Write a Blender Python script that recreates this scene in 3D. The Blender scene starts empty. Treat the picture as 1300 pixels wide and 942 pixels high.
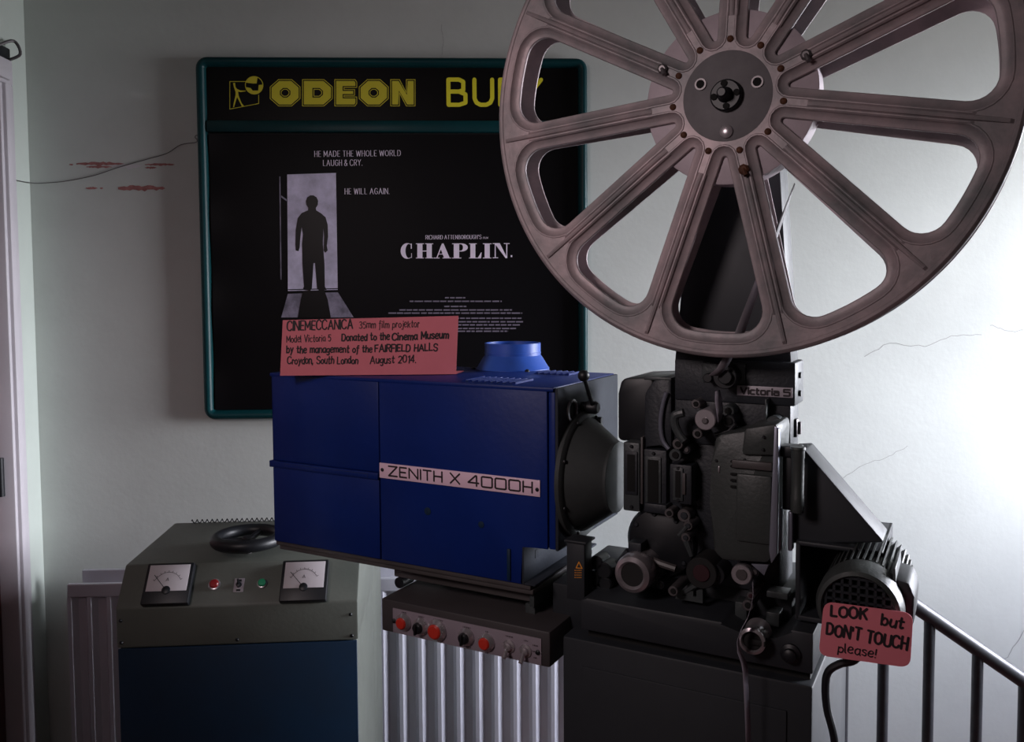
import bpy, bmesh, math, random
from mathutils import Vector, Matrix
from mathutils.geometry import tessellate_polygon
random.seed(7)
PI = math.pi
SC = bpy.context.scene
COL = SC.collection

# ------------------------------------------------------------------ camera
F, PX, PY = 1090.0, 650.0, 426.0
PITCH, ROLL, YW = 0.0531, 0.0065, 0.0394
EYE = 1.5
def rows():
    cp, sp, cr, sr = math.cos(PITCH), math.sin(PITCH), math.cos(ROLL), math.sin(ROLL)
    Rp = Matrix(((1, 0, 0), (0, cp, sp), (0, -sp, cp)))
    Rr = Matrix(((cr, -sr, 0), (sr, cr, 0), (0, 0, 1)))
    return Rr @ Rp
M3 = rows()
def yaw2world(v):            # x right, y up, z forward (level camera) -> room X, Y, Z
    return Vector((v[0]*math.cos(YW)+v[2]*math.sin(YW), -v[0]*math.sin(YW)+v[2]*math.cos(YW), v[1]))
RIGHT, UP, FWD = yaw2world(M3[0]), yaw2world(M3[1]), yaw2world(M3[2])
CAM = Vector((0, 0, EYE))
cam_d = bpy.data.cameras.new('camera')
cam = bpy.data.objects.new('camera', cam_d)
COL.objects.link(cam)
m = Matrix.Identity(4)
for i in range(3):
    m[i][0], m[i][1], m[i][2], m[i][3] = RIGHT[i], UP[i], -FWD[i], CAM[i]
cam.matrix_world = m
cam_d.sensor_fit = 'HORIZONTAL'
cam_d.sensor_width = 36
cam_d.lens = F*36/1300
cam_d.shift_y = (PY-471)/1300
cam_d.clip_start = 0.02
SC.camera = cam

def ray(px, py):
    return (RIGHT*((px-PX)/F) + UP*((PY-py)/F) + FWD).normalized()
def depth_of(p):
    return (p-CAM).dot(FWD)

class Frame:
    """A local frame of the place: u right, v away, w up."""
    def __init__(s, origin, yaw):
        s.M = Matrix.Translation(origin) @ Matrix.Rotation(yaw, 4, 'Z')
        s.I = s.M.inverted()
        s.c = s.I @ CAM
    def _hit(s, px, py, ax, val):
        d = s.I.to_3x3() @ ray(px, py)
        t = (val - s.c[ax]) / d[ax]
        return s.c + d*t
    def P(s, px, py, v=0.0): return s._hit(px, py, 1, v)
    def PU(s, px, py, u): return s._hit(px, py, 0, u)
    def PW(s, px, py, w): return s._hit(px, py, 2, w)
    def scale(s, p):                      # pixels per metre at a local point
        return F/depth_of(s.M @ Vector(p))

def cam2world(x, y, z): return CAM + yaw2world((x, y, z))
ROOM = Frame(Vector((0, 0, 0)), 0.0)
WALLY = cam2world(-0.8505, 0.64, 2.378).y
TH = 0.4954
P0 = cam2world(-0.4065, -0.1385, 1.44)
PRJ = Frame(Vector((P0.x, P0.y, 0)), -(TH+YW))
LTOP = P0.z
LH = 0.2845
LL = 0.517

# ------------------------------------------------------------------ materials
def lin(c): return c/12.92 if c <= .04045 else ((c+.055)/1.055)**2.4
def rgb(r, g, b): return (lin(r/255), lin(g/255), lin(b/255), 1)
def mat(name, col, rough=.5, metal=0., var=.0, vscale=8., bump=0., bscale=60., col2=None, spec=.5, stretch=None, streak=None):
    m = bpy.data.materials.new(name); m.use_nodes = True
    n, l = m.node_tree.nodes, m.node_tree.links
    b = n['Principled BSDF']
    b.inputs['Base Color'].default_value = col
    b.inputs['Roughness'].default_value = rough
    b.inputs['Metallic'].default_value = metal
    b.inputs['Specular IOR Level'].default_value = spec
    tc = n.new('ShaderNodeTexCoord'); mp = n.new('ShaderNodeMapping')
    l.new(tc.outputs['Object'], mp.inputs['Vector'])
    if stretch: mp.inputs['Scale'].default_value = stretch
    if var > 0 or col2:
        nz = n.new('ShaderNodeTexNoise'); nz.inputs['Scale'].default_value = vscale
        nz.inputs['Detail'].default_value = 6; nz.inputs['Roughness'].default_value = .65
        l.new(mp.outputs['Vector'], nz.inputs['Vector'])
        rp = n.new('ShaderNodeValToRGB')
        c2 = col2 or tuple(max(0, c*(1-var)) for c in col[:3])+(1,)
        c1 = col if col2 else tuple(min(1, c*(1+var*.5)) for c in col[:3])+(1,)
        rp.color_ramp.elements[0].position = .35; rp.color_ramp.elements[0].color = c2
        rp.color_ramp.elements[1].position = .65; rp.color_ramp.elements[1].color = c1
        l.new(nz.outputs['Fac'], rp.inputs['Fac'])
        l.new(rp.outputs['Color'], b.inputs['Base Color'])
        mr = n.new('ShaderNodeMapRange')
        mr.inputs['To Min'].default_value = min(1, rough*1.15); mr.inputs['To Max'].default_value = rough*.85
        l.new(nz.outputs['Fac'], mr.inputs['Value']); l.new(mr.outputs['Result'], b.inputs['Roughness'])
    if bump > 0:
        nb = n.new('ShaderNodeTexNoise'); nb.inputs['Scale'].default_value = bscale
        nb.inputs['Detail'].default_value = 5
        l.new(mp.outputs['Vector'], nb.inputs['Vector'])
        bp = n.new('ShaderNodeBump'); bp.inputs['Strength'].default_value = bump
        bp.inputs['Distance'].default_value = .002
        l.new(nb.outputs['Fac'], bp.inputs['Height']); l.new(bp.outputs['Normal'], b.inputs['Normal'])
    return m

M = {}
M['wall'] = mat('painted_plaster', (.63, .655, .625, 1), .75, var=.06, vscale=3, bump=.2, bscale=70)
M['wall_side'] = mat('painted_side_plaster', (.60, .655, .60, 1), .75, var=.05, vscale=3, bump=.3, bscale=70)
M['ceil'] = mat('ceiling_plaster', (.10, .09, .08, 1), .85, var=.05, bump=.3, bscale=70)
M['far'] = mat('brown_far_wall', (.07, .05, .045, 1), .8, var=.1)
M['carpet'] = mat('red_brown_carpet', (.10, .035, .03, 1), .95, var=.3, vscale=40, bump=.6, bscale=300)
M['peel'] = mat('pink_undercoat', (.42, .17, .16, 1), .85, var=.25, vscale=60)
M['crack'] = mat('plaster_crack', (.25, .25, .24, 1), .9)
M['smear'] = mat('filler_smear', (.66, .64, .66, 1), .85)
M['trim'] = mat('cream_gloss_trim', (.66, .62, .66, 1), .45, var=.06, vscale=6)
M['door'] = mat('dark_red_door', (.10, .02, .02, 1), .4, var=.2, vscale=5)
M['black'] = mat('black_enamel', (.008, .009, .012, 1), .45, var=.2)
M['blackm'] = mat('black_matt', (.008, .008, .008, 1), .75)
M['hole'] = mat('dark_recess', (.004, .004, .004, 1), .9)
M['teal'] = mat('teal_frame', (.002, .040, .046, 1), .4, spec=.25, var=.15, vscale=10)
M['sign'] = mat('black_sign_panel', (.004, .0035, .004, 1), .35, spec=.2)
M['yellow'] = mat('yellow_lettering', (.72, .62, .035, 1), .6)
M['yellow2'] = mat('bright_yellow_vinyl', (.95, .86, .03, 1), .6)
M['poster'] = mat('black_poster_paper', (.004, .0035, .0045, 1), .42, spec=.12, bump=.15, bscale=6)
M['ptext'] = mat('poster_white_ink', (.92, .80, .95, 1), .6)
M['pgrey'] = mat('poster_grey_ink', (.20, .17, .23, 1), .6)
M['glow'] = mat('poster_lilac_panel', (.66, .60, .78, 1), .6, var=.3, vscale=14)
M['floorl'] = mat('poster_grey_floor', (.26, .23, .31, 1), .6, var=.6, vscale=18)
M['blue'] = mat('blue_sheet_steel', (.005, .022, .165, 1), .42, spec=.22, var=.14, vscale=5, bump=.12, bscale=120)
M['bluel'] = mat('blue_chimney_paint', (.030, .105, .50, 1), .40, var=.15, vscale=9)
M['blued'] = mat('dark_blue_panel', (.002, .020, .052, 1), .5, var=.15)
M['green'] = mat('grey_green_steel', (.120, .130, .112, 1), .5, var=.12, vscale=6, bump=.12, bscale=150)
M['hammer'] = mat('grey_hammer_paint', (.050, .058, .060, 1), .40, var=.18, vscale=18, bump=.25, bscale=220)
M['hammerd'] = mat('dark_hammer_paint', (.018, .021, .027, 1), .5, var=.2, vscale=18, bump=.25, bscale=220)
M['base'] = mat('charcoal_base_paint', (.021, .024, .029, 1), .55, var=.15, vscale=10)
M['cone'] = mat('grey_cone_paint', (.045, .050, .050, 1), .6, var=.15, vscale=18, spec=.3)
M['bluesteel'] = mat('polished_bluish_steel', (.30, .31, .38, 1), .3, .6)
M['maroon'] = mat('dark_maroon_cap', (.035, .008, .012, 1), .5)
M['filmd'] = mat('shaded_film', (.14, .125, .14, 1), .4)  # same film as the pale runs, shade put into its colour
M['swbox'] = mat('brown_grey_box', (.055, .048, .050, 1), .5, var=.15)
M['cover'] = mat('green_grey_cover', (.046, .053, .051, 1), .45, var=.15, vscale=14, bump=.2, bscale=200)
M['rail'] = mat('brown_grey_rail', (.080, .070, .070, 1), .45, var=.2, vscale=12)
M['plate'] = mat('grey_front_plate', (.030, .034, .044, 1), .7, spec=.12, var=.12, vscale=12, bump=.15, bscale=200)
M['alu'] = mat('cast_aluminium', (.46, .36, .375, 1), .46, .15, spec=.3, var=.30, vscale=9, bump=.3, bscale=90, col2=(.20, .20, .205, 1))
M['boss'] = mat('blue_grey_boss', (.165, .155, .163, 1), .6, .05, var=.15, vscale=20, spec=.25)
M['alud'] = mat('dull_core_metal', (.50, .42, .46, 1), .5, .1, var=.2, vscale=14)
M['chrome'] = mat('worn_chrome', (.60, .55, .58, 1), .28, .75, var=.15, vscale=20)
M['steel'] = mat('dull_steel', (.16, .145, .15, 1), .4, .6, var=.2, vscale=30)
M['rust'] = mat('rusty_bolt', (.10, .035, .015, 1), .7, .2, var=.4, vscale=200)
M['pink'] = mat('pink_card', (.80, .215, .26, 1), .8, var=.03, vscale=20)
M['ink'] = mat('black_ink', (.02, .012, .015, 1), .6)
M['label'] = mat('pale_pink_label', (.88, .62, .74, 1), .4)
M['labelg'] = mat('grey_name_label', (.40, .36, .40, 1), .4)
M['panel'] = mat('switch_faceplate', (.30, .25, .29, 1), .45, var=.06)
M['red'] = mat('red_button', (.62, .035, .02, 1), .35)
M['redd'] = mat('dark_red_button', (.30, .012, .015, 1), .35)
M['greenb'] = mat('green_button', (.02, .30, .14, 1), .35)
M['dial'] = mat('meter_dial', (.62, .57, .60, 1), .5)
M['orange'] = mat('orange_warning', (.75, .28, .02, 1), .6)
M['rad'] = mat('radiator_enamel', (.60, .60, .67, 1), .35, var=.05)
M['film'] = mat('film_strip', (.42, .39, .46, 1), .25)  # lit tone of the film; the upper run uses a shaded copy
M['railing'] = mat('grey_railing_paint', (.075, .078, .085, 1), .4, var=.2, vscale=25)
M['wood'] = mat('dark_wood', (.1, .05, .03, 1), .5)

# ------------------------------------------------------------------ object helpers
LOC = {}
def finish(me, ang=35):
    me.shade_smooth()
    me.set_sharp_from_angle(angle=math.radians(ang))
def thing(name, label, cat, frame, loc, group=None):
    o = bpy.data.objects.new(name, None); COL.objects.link(o)
    o.empty_display_size = .05
    o.matrix_world = frame.M @ Matrix.Translation(Vector(loc))
    o['label'] = label; o['category'] = cat
    if group: o['group'] = group
    LOC[o] = Vector(loc)
    return o
def obj(name, bm, mats, parent=None, frame=None, loc=None, ang=35, label=None):
    """bm is in frame coordinates; a part inherits its parent's origin."""
    if loc is None: loc = LOC[parent] if parent is not None else Vector((0, 0, 0))
    loc = Vector(loc)
    bmesh.ops.transform(bm, matrix=Matrix.Translation(-loc), verts=bm.verts)
    bmesh.ops.recalc_face_normals(bm, faces=bm.faces)
    me = bpy.data.meshes.new(name); bm.to_mesh(me); bm.free()
    for mm in (mats if isinstance(mats, (list, tuple)) else [mats]): me.materials.append(mm)
    finish(me, ang)
    o = bpy.data.objects.new(name, me); COL.objects.link(o)
    if parent is not None: o.parent = parent
    else: o.matrix_world = frame.M @ Matrix.Translation(loc)
    LOC[o] = loc
    if label: o['label'] = label
    return o
def tag(o, label, cat, group=None):
    o['label'] = label; o['category'] = cat
    if group: o['group'] = group
    return o
def struct(name, bm, mats, frame=ROOM, parent=None):
    o = obj(name, bm, mats, parent=parent, frame=frame)
    o['kind'] = 'structure'
    return o
def B(): return bmesh.new()

def box(bm, lo, hi, bev=0, seg=2, mi=0):
    lo, hi = Vector([min(a, b) for a, b in zip(lo, hi)]), Vector([max(a, b) for a, b in zip(lo, hi)])
    c, s = (lo+hi)/2, hi-lo
    r = bmesh.ops.create_cube(bm, size=1, matrix=Matrix.Translation(c) @ Matrix.Diagonal((*s, 1)))
    fs = list({f for v in r['verts'] for f in v.link_faces})
    if bev > 0:
        es = list({e for f in fs for e in f.edges})
        b = bmesh.ops.bevel(bm, geom=es, offset=min(bev, min(s)*.45), segments=seg, affect='EDGES', profile=.5)
        fs = list({f for f in b['faces']} | {f for f in fs if f.is_valid})
    for f in fs:
        if f.is_valid: f.material_index = mi
def basis(d):
    d = Vector(d).normalized()
    a = Vector((0, 0, 1)) if abs(d.z) < .9 else Vector((1, 0, 0))
    x = d.cross(a).normalized(); y = d.cross(x).normalized()
    return x, y, d
def lathe(bm, c, ax, prof, seg=32, mi=0, caps=True):
    """prof: list of (radius, distance along ax)."""
    x, y, d = basis(ax); c = Vector(c); rings = []
    for r, t in prof:
        if r < 1e-6: rings.append([bm.verts.new(c+d*t)])
        else: rings.append([bm.verts.new(c+d*t+(x*math.cos(2*PI*i/seg)+y*math.sin(2*PI*i/seg))*r) for i in range(seg)])
    for a, b in zip(rings, rings[1:]):
        for i in range(seg):
            j = (i+1) % seg
            if len(a) == 1 and len(b) == 1: continue
            if len(a) == 1: f = bm.faces.new((a[0], b[i], b[j]))
            elif len(b) == 1: f = bm.faces.new((a[i], a[j], b[0]))
            else: f = bm.faces.new((a[i], a[j], b[j], b[i]))
            f.material_index = mi
    if caps:
        for r in (rings[0], rings[-1]):
            if len(r) > 1: bm.faces.new(r).material_index = mi
def cyl(bm, p0, p1, r, seg=24, bev=0, r1=None, mi=0):
    p0, p1 = Vector(p0), Vector(p1); L = (p1-p0).length; r1 = r if r1 is None else r1
    pr = [(r, 0), (r1, L)] if bev <= 0 else [(r-bev, 0), (r, bev), (r1, L-bev), (r1-bev, L)]
    lathe(bm, p0, p1-p0, pr, seg, mi)
def ring(bm, c, ax, ro, ri, t0, t1, seg=32, mi=0):
    x, y, d = basis(ax); c = Vector(c)
    pr = [(ro, t0), (ro, t1), (ri, t1), (ri, t0)]
    R = [[bm.verts.new(c+d*t+(x*math.cos(2*PI*i/seg)+y*math.sin(2*PI*i/seg))*r) for i in range(seg)] for r, t in pr]
    for k in range(4):
        a, b = R[k], R[(k+1) % 4]
        for i in range(seg):
            j = (i+1) % seg
            bm.faces.new((a[i], a[j], b[j], b[i])).material_index = mi
def torus(bm, c, ax, R, r, seg=48, ms=12, ex=None, mi=0):
    x, y, d = basis(ax); c = Vector(c); V = []
    for i in range(seg):
        a = 2*PI*i/seg; e = x*math.cos(a)+y*math.sin(a)
        V.append([bm.verts.new(c+e*(R+r*math.cos(2*PI*k/ms))+d*(r*math.sin(2*PI*k/ms))) for k in range(ms)])
    for i in range(seg):
        for k in range(ms):
            bm.faces.new((V[i][k], V[(i+1) % seg][k], V[(i+1) % seg][(k+1) % ms], V[i][(k+1) % ms])).material_index = mi
def ball(bm, c, r, seg=24, mi=0, sc=(1, 1, 1)):
    k = bmesh.ops.create_uvsphere(bm, u_segments=seg, v_segments=seg//2, radius=r, matrix=Matrix.Translation(Vector(c)) @ Matrix.Diagonal((*sc, 1)))
    for f in {f for v in k['verts'] for f in v.link_faces}: f.material_index = mi
def tube(bm, pts, r, seg=10, mi=0):
    pts = [Vector(p) for p in pts]; rings = []; px = None
    for i, p in enumerate(pts):
        d = (pts[min(i+1, len(pts)-1)]-pts[max(i-1, 0)]).normalized()
        if px is None: x, y, _ = basis(d)
        else:
            x = (px-d*px.dot(d)).normalized(); y = d.cross(x)
        px = x
        rr = r[i] if isinstance(r, (list, tuple)) else r
        rings.append([bm.verts.new(p+(x*math.cos(2*PI*k/seg)+y*math.sin(2*PI*k/seg))*rr) for k in range(seg)])
    for a, b in zip(rings, rings[1:]):
        for k in range(seg):
            bm.faces.new((a[k], a[(k+1) % seg], b[(k+1) % seg], b[k])).material_index = mi
    bm.faces.new(rings[0]).material_index = mi; bm.faces.new(rings[-1]).material_index = mi
def prism(bm, poly, plane, d0, d1, bev=0, mi=0):
    """poly of 2-D points in 'uw' (extruded along v), 'vw' (along u) or 'uv' (along w)."""
    def mk(a, b, d):
        return {'uw': (a, d, b), 'vw': (d, a, b), 'uv': (a, b, d)}[plane]
    A = [bm.verts.new(mk(a, b, d0)) for a, b in poly]; C = [bm.verts.new(mk(a, b, d1)) for a, b in poly]
    n = len(poly); fs = [bm.faces.new(A), bm.faces.new(C[::-1])]
    for i in range(n): fs.append(bm.faces.new((A[i], A[(i+1) % n], C[(i+1) % n], C[i])))
    if bev > 0:
        es = list({e for f in fs for e in f.edges})
        b = bmesh.ops.bevel(bm, geom=es, offset=bev, segments=2, affect='EDGES', profile=.5)
        fs = [f for f in fs if f.is_valid]+list(b['faces'])
    for f in fs:
        if f.is_valid: f.material_index = mi
def smooth(pts, n=6, closed=False):
    out = []; N = len(pts)
    rng = N if closed else N-1
    for i in range(rng):
        g = lambda k: Vector(pts[k % N]) if closed else Vector(pts[max(0, min(N-1, k))])
        p0, p1, p2, p3 = g(i-1), g(i), g(i+1), g(i+2)
        for s in range(n):
            t = s/n
            out.append(.5*((2*p1)+(p2-p0)*t+(2*p0-5*p1+4*p2-p3)*t*t+(3*p1-p0-3*p2+p3)*t**3))
    if not closed: out.append(Vector(pts[-1]))
    return out
def fill2d(bm, o, ex, ey, outer, holes=(), mi=0, n=None, t=0):
    """flat polygon with holes; t > 0 gives it thickness towards n."""
    loops = [[Vector((a, b, 0)) for a, b in L] for L in [outer, *holes]]
    flat = [p for L in loops for p in L]
    tris = tessellate_polygon(loops)
    if not t: o = o+lift(ex, ey)
    P = lambda p, d=0: o+ex*p.x+ey*p.y+(n*d if n is not None else Vector())
    V = [bm.verts.new(P(p, t)) for p in flat]
    for a, b, c in tris:
        try: bm.faces.new((V[a], V[b], V[c])).material_index = mi
        except ValueError: pass
    if t:
        W = [bm.verts.new(P(p)) for p in flat]
        for a, b, c in tris:
            try: bm.faces.new((W[c], W[b], W[a])).material_index = mi
            except ValueError: pass
        k = 0
        for L in loops:
            m_ = len(L)
            for i in range(m_):
                bm.faces.new((V[k+i], V[k+(i+1) % m_], W[k+(i+1) % m_], W[k+i])).material_index = mi
            k += m_
LIFT = [0]
def lift(ex, ey):
    LIFT[0] = (LIFT[0]+1) % 24
    return ex.cross(ey)*(LIFT[0]*1.1e-5)
def ribbon2d(bm, o, ex, ey, pts, hw, closed=False, mi=0, thin=None, cap=True):
    """pen line in the plane o+ex*a+ey*b; thin: half width of horizontal strokes (broad-nib look)."""
    pts = [Vector((p[0], p[1])) for p in pts]
    n = len(pts); rng = n if closed else n-1
    def wid(d):
        if thin is None: return hw
        return thin+(hw-thin)*abs(d.y)
    for i in range(rng):
        a, b = pts[i], pts[(i+1) % n]; d = b-a
        if d.length < 1e-9: continue
        d.normalize(); w = wid(d); s = Vector((-d.y, d.x))
        e = d*(0 if thin is not None else 0)
        q = [a-e+s*w, a-e-s*w, b+e-s*w, b+e+s*w]
        up_ = lift(ex, ey); f = bm.faces.new([bm.verts.new(o+up_+ex*p.x+ey*p.y) for p in q]); f.material_index = mi
    if cap:
        for i, p in enumerate(pts):
            w = hw if thin is None else thin
            if thin is not None and 0 < i < n-1:
                d1 = (pts[i]-pts[i-1]); d2 = (pts[i+1]-pts[i])
                if d1.length > 1e-9 and d2.length > 1e-9: w = min(wid(d1.normalized()), wid(d2.normalized()))
            up_ = lift(ex, ey); f = bm.faces.new([bm.verts.new(o+up_+ex*(p.x+w*math.cos(k*PI/4))+ey*(p.y+w*math.sin(k*PI/4))) for k in range(8)]); f.material_index = mi

# ------------------------------------------------------------------ a single-line alphabet
G = {
'A': (10, "0 0 5 12 10 0/2 4 8 4"), 'B': (8, "0 0 0 12 5 12 7 11 7 7 5 6.3 0 6.3/5 6.3 8 5 8 1 5 0 0 0"),
'C': (9, "~9 10 7 12 3 12 0 9 0 3 3 0 7 0 9 2"), 'D': (9, "0 0 0 12 5 12 8 10 9 6 8 2 5 0 0 0"),
'E': (7, "7 12 0 12 0 0 7 0/0 6 6 6"), 'F': (7, "7 12 0 12 0 0/0 6 6 6"),
'G': (9, "~9 10 6 12 2 11 0 6 2 1 6 0 9 2/9 2 9 6 5 6"), 'H': (8, "0 0 0 12/8 0 8 12/0 6 8 6"),
'I': (0, "0 0 0 12"), 'K': (8, "0 0 0 12/8 12 0 5/3 8 8 0"), 'L': (7, "0 12 0 0 7 0"),
'M': (10, "0 0 0 12 5 3 10 12 10 0"), 'N': (9, "0 0 0 12 9 0 9 12"),
'O': (10, "~5 12 1 10 0 6 1 2 5 0 9 2 10 6 9 10 5 12"), 'P': (8, "0 0 0 12 6 12 8 10.5 8 7.5 6 6 0 6"),
'R': (8, "0 0 0 12 6 12 8 10.5 8 7.5 6 6 0 6/4 6 8 0"),
'S': (8, "~8 10 6 12 2 12 0 10 1 7 7 5 8 2 6 0 2 0 0 2"), 'T': (8, "4 0 4 12/0 12 8 12"),
'U': (9, "0 12 0 3 1 1 3 0 6 0 8 1 9 3 9 12"), 'V': (9, "0 12 4.5 0 9 12"), 'W': (13, "0 12 3 0 6.5 11 10 0 13 12"),
'X': (9, "0 0 9 12/0 12 9 0"), 'Y': (9, "0 12 4.5 6 9 12/4.5 6 4.5 0"), 'Z': (9, "0 12 9 12 0 0 9 0"),
'a': (6, "~6 7 3 8 0 6 0 2 3 0 6 3/6 8 6 1 7 0"), 'b': (6, "0 12 0 0/~0 5 3 8 6 6 6 2 3 0 0 2"),
'c': (6, "~6 7 3 8 0 6 0 2 3 0 6 1"), 'd': (6, "6 12 6 0/~6 6 3 8 0 6 0 2 3 0 6 3"),
'e': (6, "~0 4 6 5 5 8 2 8 0 5 0 2 3 0 6 1"), 'f': (5, "~5 12 3 12 2 9 2 0 1 -3/0 8 5 8"),
'g': (6, "~6 7 3 8 0 6 0 2 3 1 6 3/~6 8 6 -2 4 -4 1 -3"), 'h': (6, "0 12 0 0/~0 5 3 8 6 6 6 0"),
'i': (1, "0 8 0 0/0 11 0 11.8"), 'j': (3, "~3 8 3 -2 1 -4 -1 -3/3 11 3 11.8"), 'k': (6, "0 12 0 0/6 8 0 4/2 5 6 0"),
'l': (1, "0 12 0 1 1 0"), 'm': (10, "0 8 0 0/~0 6 3 8 5 6 5 0/~5 6 8 8 10 6 10 0"), 'n': (6, "0 8 0 0/~0 6 3 8 6 6 6 0"),
'o': (6, "~3 8 0 6 0 2 3 0 6 2 6 6 3 8"), 'p': (6, "0 8 0 -4/~0 6 3 8 6 6 6 2 3 0 0 2"),
'r': (4, "0 8 0 0/~0 5 2 8 4 7"), 's': (5, "~5 7 3 8 0 7 1 5 5 3 4 0 0 1"), 't': (5, "~2 12 2 2 3 0 5 1/0 8 5 8"),
'u': (6, "~0 8 0 2 3 0 6 3/6 8 6 0"), 'v': (6, "0 8 3 0 6 8"), 'y': (6, "0 8 3 1/6 8 1 -4"),
'0': (8, "~4 12 1 10.5 0 6 1 1.5 4 0 7 1.5 8 6 7 10.5 4 12"), '1': (3, "0 10 3 12 3 0"),
'2': (7, "~0 10 3 12 7 10 6 6 0 0/0 0 7 0"), '3': (7, "~0 11 4 12 7 9 3 6.5 7 4 5 0 0 1"),
'4': (8, "6 0 6 12 0 3 8 3"), '5': (7, "7 12 1 12 0 7/~0 7 4 8 7 4 4 0 0 1"),
'&': (9, "~9 0 2 8 2 11 5 12 6 9 0 4 1 0 5 0 9 5"), "'": (1, "0 12 0 9"), ',': (1, "0 1 -1 -2"), '.': (1, "0 0 0 .6"), '!': (1, "0 12 0 4/0 0 0 .6"),
}
EXT = {'0': (10, "1 12 9 12 10 11 10 1 9 0 1 0 0 1 0 11 1 12"), '4': (10, "8 0 8 12 7 12 0 3.5 10 3.5"), '5': (9, "9 12 0 12 0 7 8 7 9 6 9 1 8 0 0 0"),
       'o': (7, "1 8 6 8 7 7 7 1 6 0 1 0 0 1 0 7 1 8"), 'c': (6, "6 8 1 8 0 7 0 1 1 0 6 0"), 'a': (7, "0 8 6 8 7 7 7 0 1 0 0 1 0 4 1 5 7 5"),
       't': (4, "1 11 1 1 2 0 4 0/0 8 4 8"), 'r': (4, "0 8 0 0/0 7 1 8 4 8"), 'i': (0, "0 8 0 0/0 11.2 0 12")}
def write(bm, text, o, ex, ey, h, pen, width=None, thin=None, ws=1., gap=2.6, space=6, glyphs=None, jit=0., slant=0., serif=0., mi=0, curve=True):
    """letters h high from o along ex; width: fit the line into it."""
    k = h/12
    lay = []; x = 0
    for ch in text:
        if ch == ' ': x += space; continue
        g = (glyphs or {}).get(ch) or G[ch]
        lay.append((x, g[1])); x += g[0]*ws+gap
    tot = (x-gap)*k
    s = width/tot if width else 1
    for gx, spec in lay:
        dy = random.uniform(-jit, jit); dr = random.uniform(-jit, jit)*.1; sk = 1+random.uniform(-jit, jit)*.12
        for st in spec.split('/'):
            cv = st.startswith('~'); nums = [float(a) for a in st.lstrip('~').split()]
            pts = [(nums[i], nums[i+1]) for i in range(0, len(nums), 2)]
            ends = [pts[0], pts[-1]] if not cv else []
            ang = [(pts[1][0]-pts[0][0], pts[1][1]-pts[0][1]), (pts[-1][0]-pts[-2][0], pts[-1][1]-pts[-2][1])]
            if cv and curve: pts = [tuple(p) for p in smooth([Vector((a, b)) for a, b in pts], 5)]
            def T(p):
                a, b = p[0]*ws, p[1]*sk
                a, b = a-b*dr, b+a*dr+dy
                return ((gx+a+b*slant)*k*s, b*k)
            Q = [T(p) for p in pts]
            ribbon2d(bm, o, ex, ey, Q, pen/2, thin=(thin/2 if thin else None), mi=mi)
            if serif:
                for e, a in zip(ends, ang):
                    if abs(a[0]) < abs(a[1])*.9 and e[1] in (0, 12, 8):
                        c = T(e); ribbon2d(bm, o, ex, ey, [(c[0]-serif, c[1]), (c[0]+serif, c[1])], thin/2, mi=mi)
    return tot*s

# ================================================================== THE ROOM
XL = ROOM.P(43, 372, WALLY).x
XR = 2.75
YF, ZC = -2.6, 2.75
bm = B(); box(bm, (XL-.3, YF-.2, -.2), (XR+.3, WALLY+.3, 0)); struct('floor', bm, M['carpet'])
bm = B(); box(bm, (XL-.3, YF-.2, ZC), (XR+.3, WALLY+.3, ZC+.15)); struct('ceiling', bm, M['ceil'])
bm = B(); box(bm, (XL-.2, WALLY, 0), (XR+.2, WALLY+.2, ZC))
ux, uz, NO = Vector((1, 0, 0)), Vector((0, 0, 1)), Vector((0, -1, 0))
def wallpt(px, py, off=.0006):
    p = ROOM.P(px, py, WALLY); p.y = WALLY-off; return p
def patch(pts, mi, off=.0006):
    q = [wallpt(*p, off) for p in pts]
    fill2d(bm, Vector((0, WALLY-off, 0)), ux, uz, [(p.x, p.z) for p in q], mi=mi)
def rough_patch(x0, x1, ym, hgt, mi, seed, off=.0006, n=16, slope=0.):
    rr = random.Random(seed); top, bot = [], []
    for i in range(n+1):
        t = i/n; e = math.sin(PI*min(1, max(.04, t)))**.45
        x = x0+(x1-x0)*t; y = ym+slope*(x-x0)
        top.append((x, y-hgt*.5*e*rr.uniform(.45, 1))); bot.append((x, y+hgt*.5*e*rr.uniform(.3, 1)))
    patch(top+bot[::-1], mi, off)
rough_patch(97, 158, 208, 6, 1, 1); rough_patch(110, 143, 212, 4, 1, 2, .0008); rough_patch(184, 222, 209, 4, 1, 3); rough_patch(184, 199, 213, 3.5, 1, 4)
rough_patch(150, 210, 239, 9, 1, 5); rough_patch(109, 124, 239, 4, 1, 6); rough_patch(88, 93, 209, 3, 1, 8); rough_patch(140, 180, 211, 9, 3, 9, .0004)
rough_patch(127, 131, 239, 3, 1, 12)
def crack(pts, w=.0009, seed=0):
    rr = random.Random(seed); q = []
    for a, b in zip(pts, pts[1:]):
        for k in range(5):
            t = k/5; q.append((a[0]+(b[0]-a[0])*t+rr.uniform(-1, 1), a[1]+(b[1]-a[1])*t+rr.uniform(-1.2, 1.2)))
    q.append(pts[-1]); q = [wallpt(*p) for p in q]
    ribbon2d(bm, Vector((0, WALLY-.0005, 0)), ux, uz, [(p.x, p.z) for p in q], w/2, mi=2)
crack([(1098, 452), (1128, 436), (1175, 440), (1208, 427), (1246, 425)], .0012, 1)
crack([(1256, 412), (1280, 421), (1300, 419)], .0012, 2)
crack([(1060, 614), (1098, 589), (1128, 580), (1152, 566)], .0009, 3)
crack([(1272, 842), (1283, 828), (1300, 800)], .0012, 4)
crack([(1120, 300), (1160, 318), (1190, 310)], .0007, 5)
crack([(560, 30), (563, 50), (561, 70)], .0007, 6)
struct('wall_back', bm, [M['wall'], M['peel'], M['crack'], M['smear']])
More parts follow.
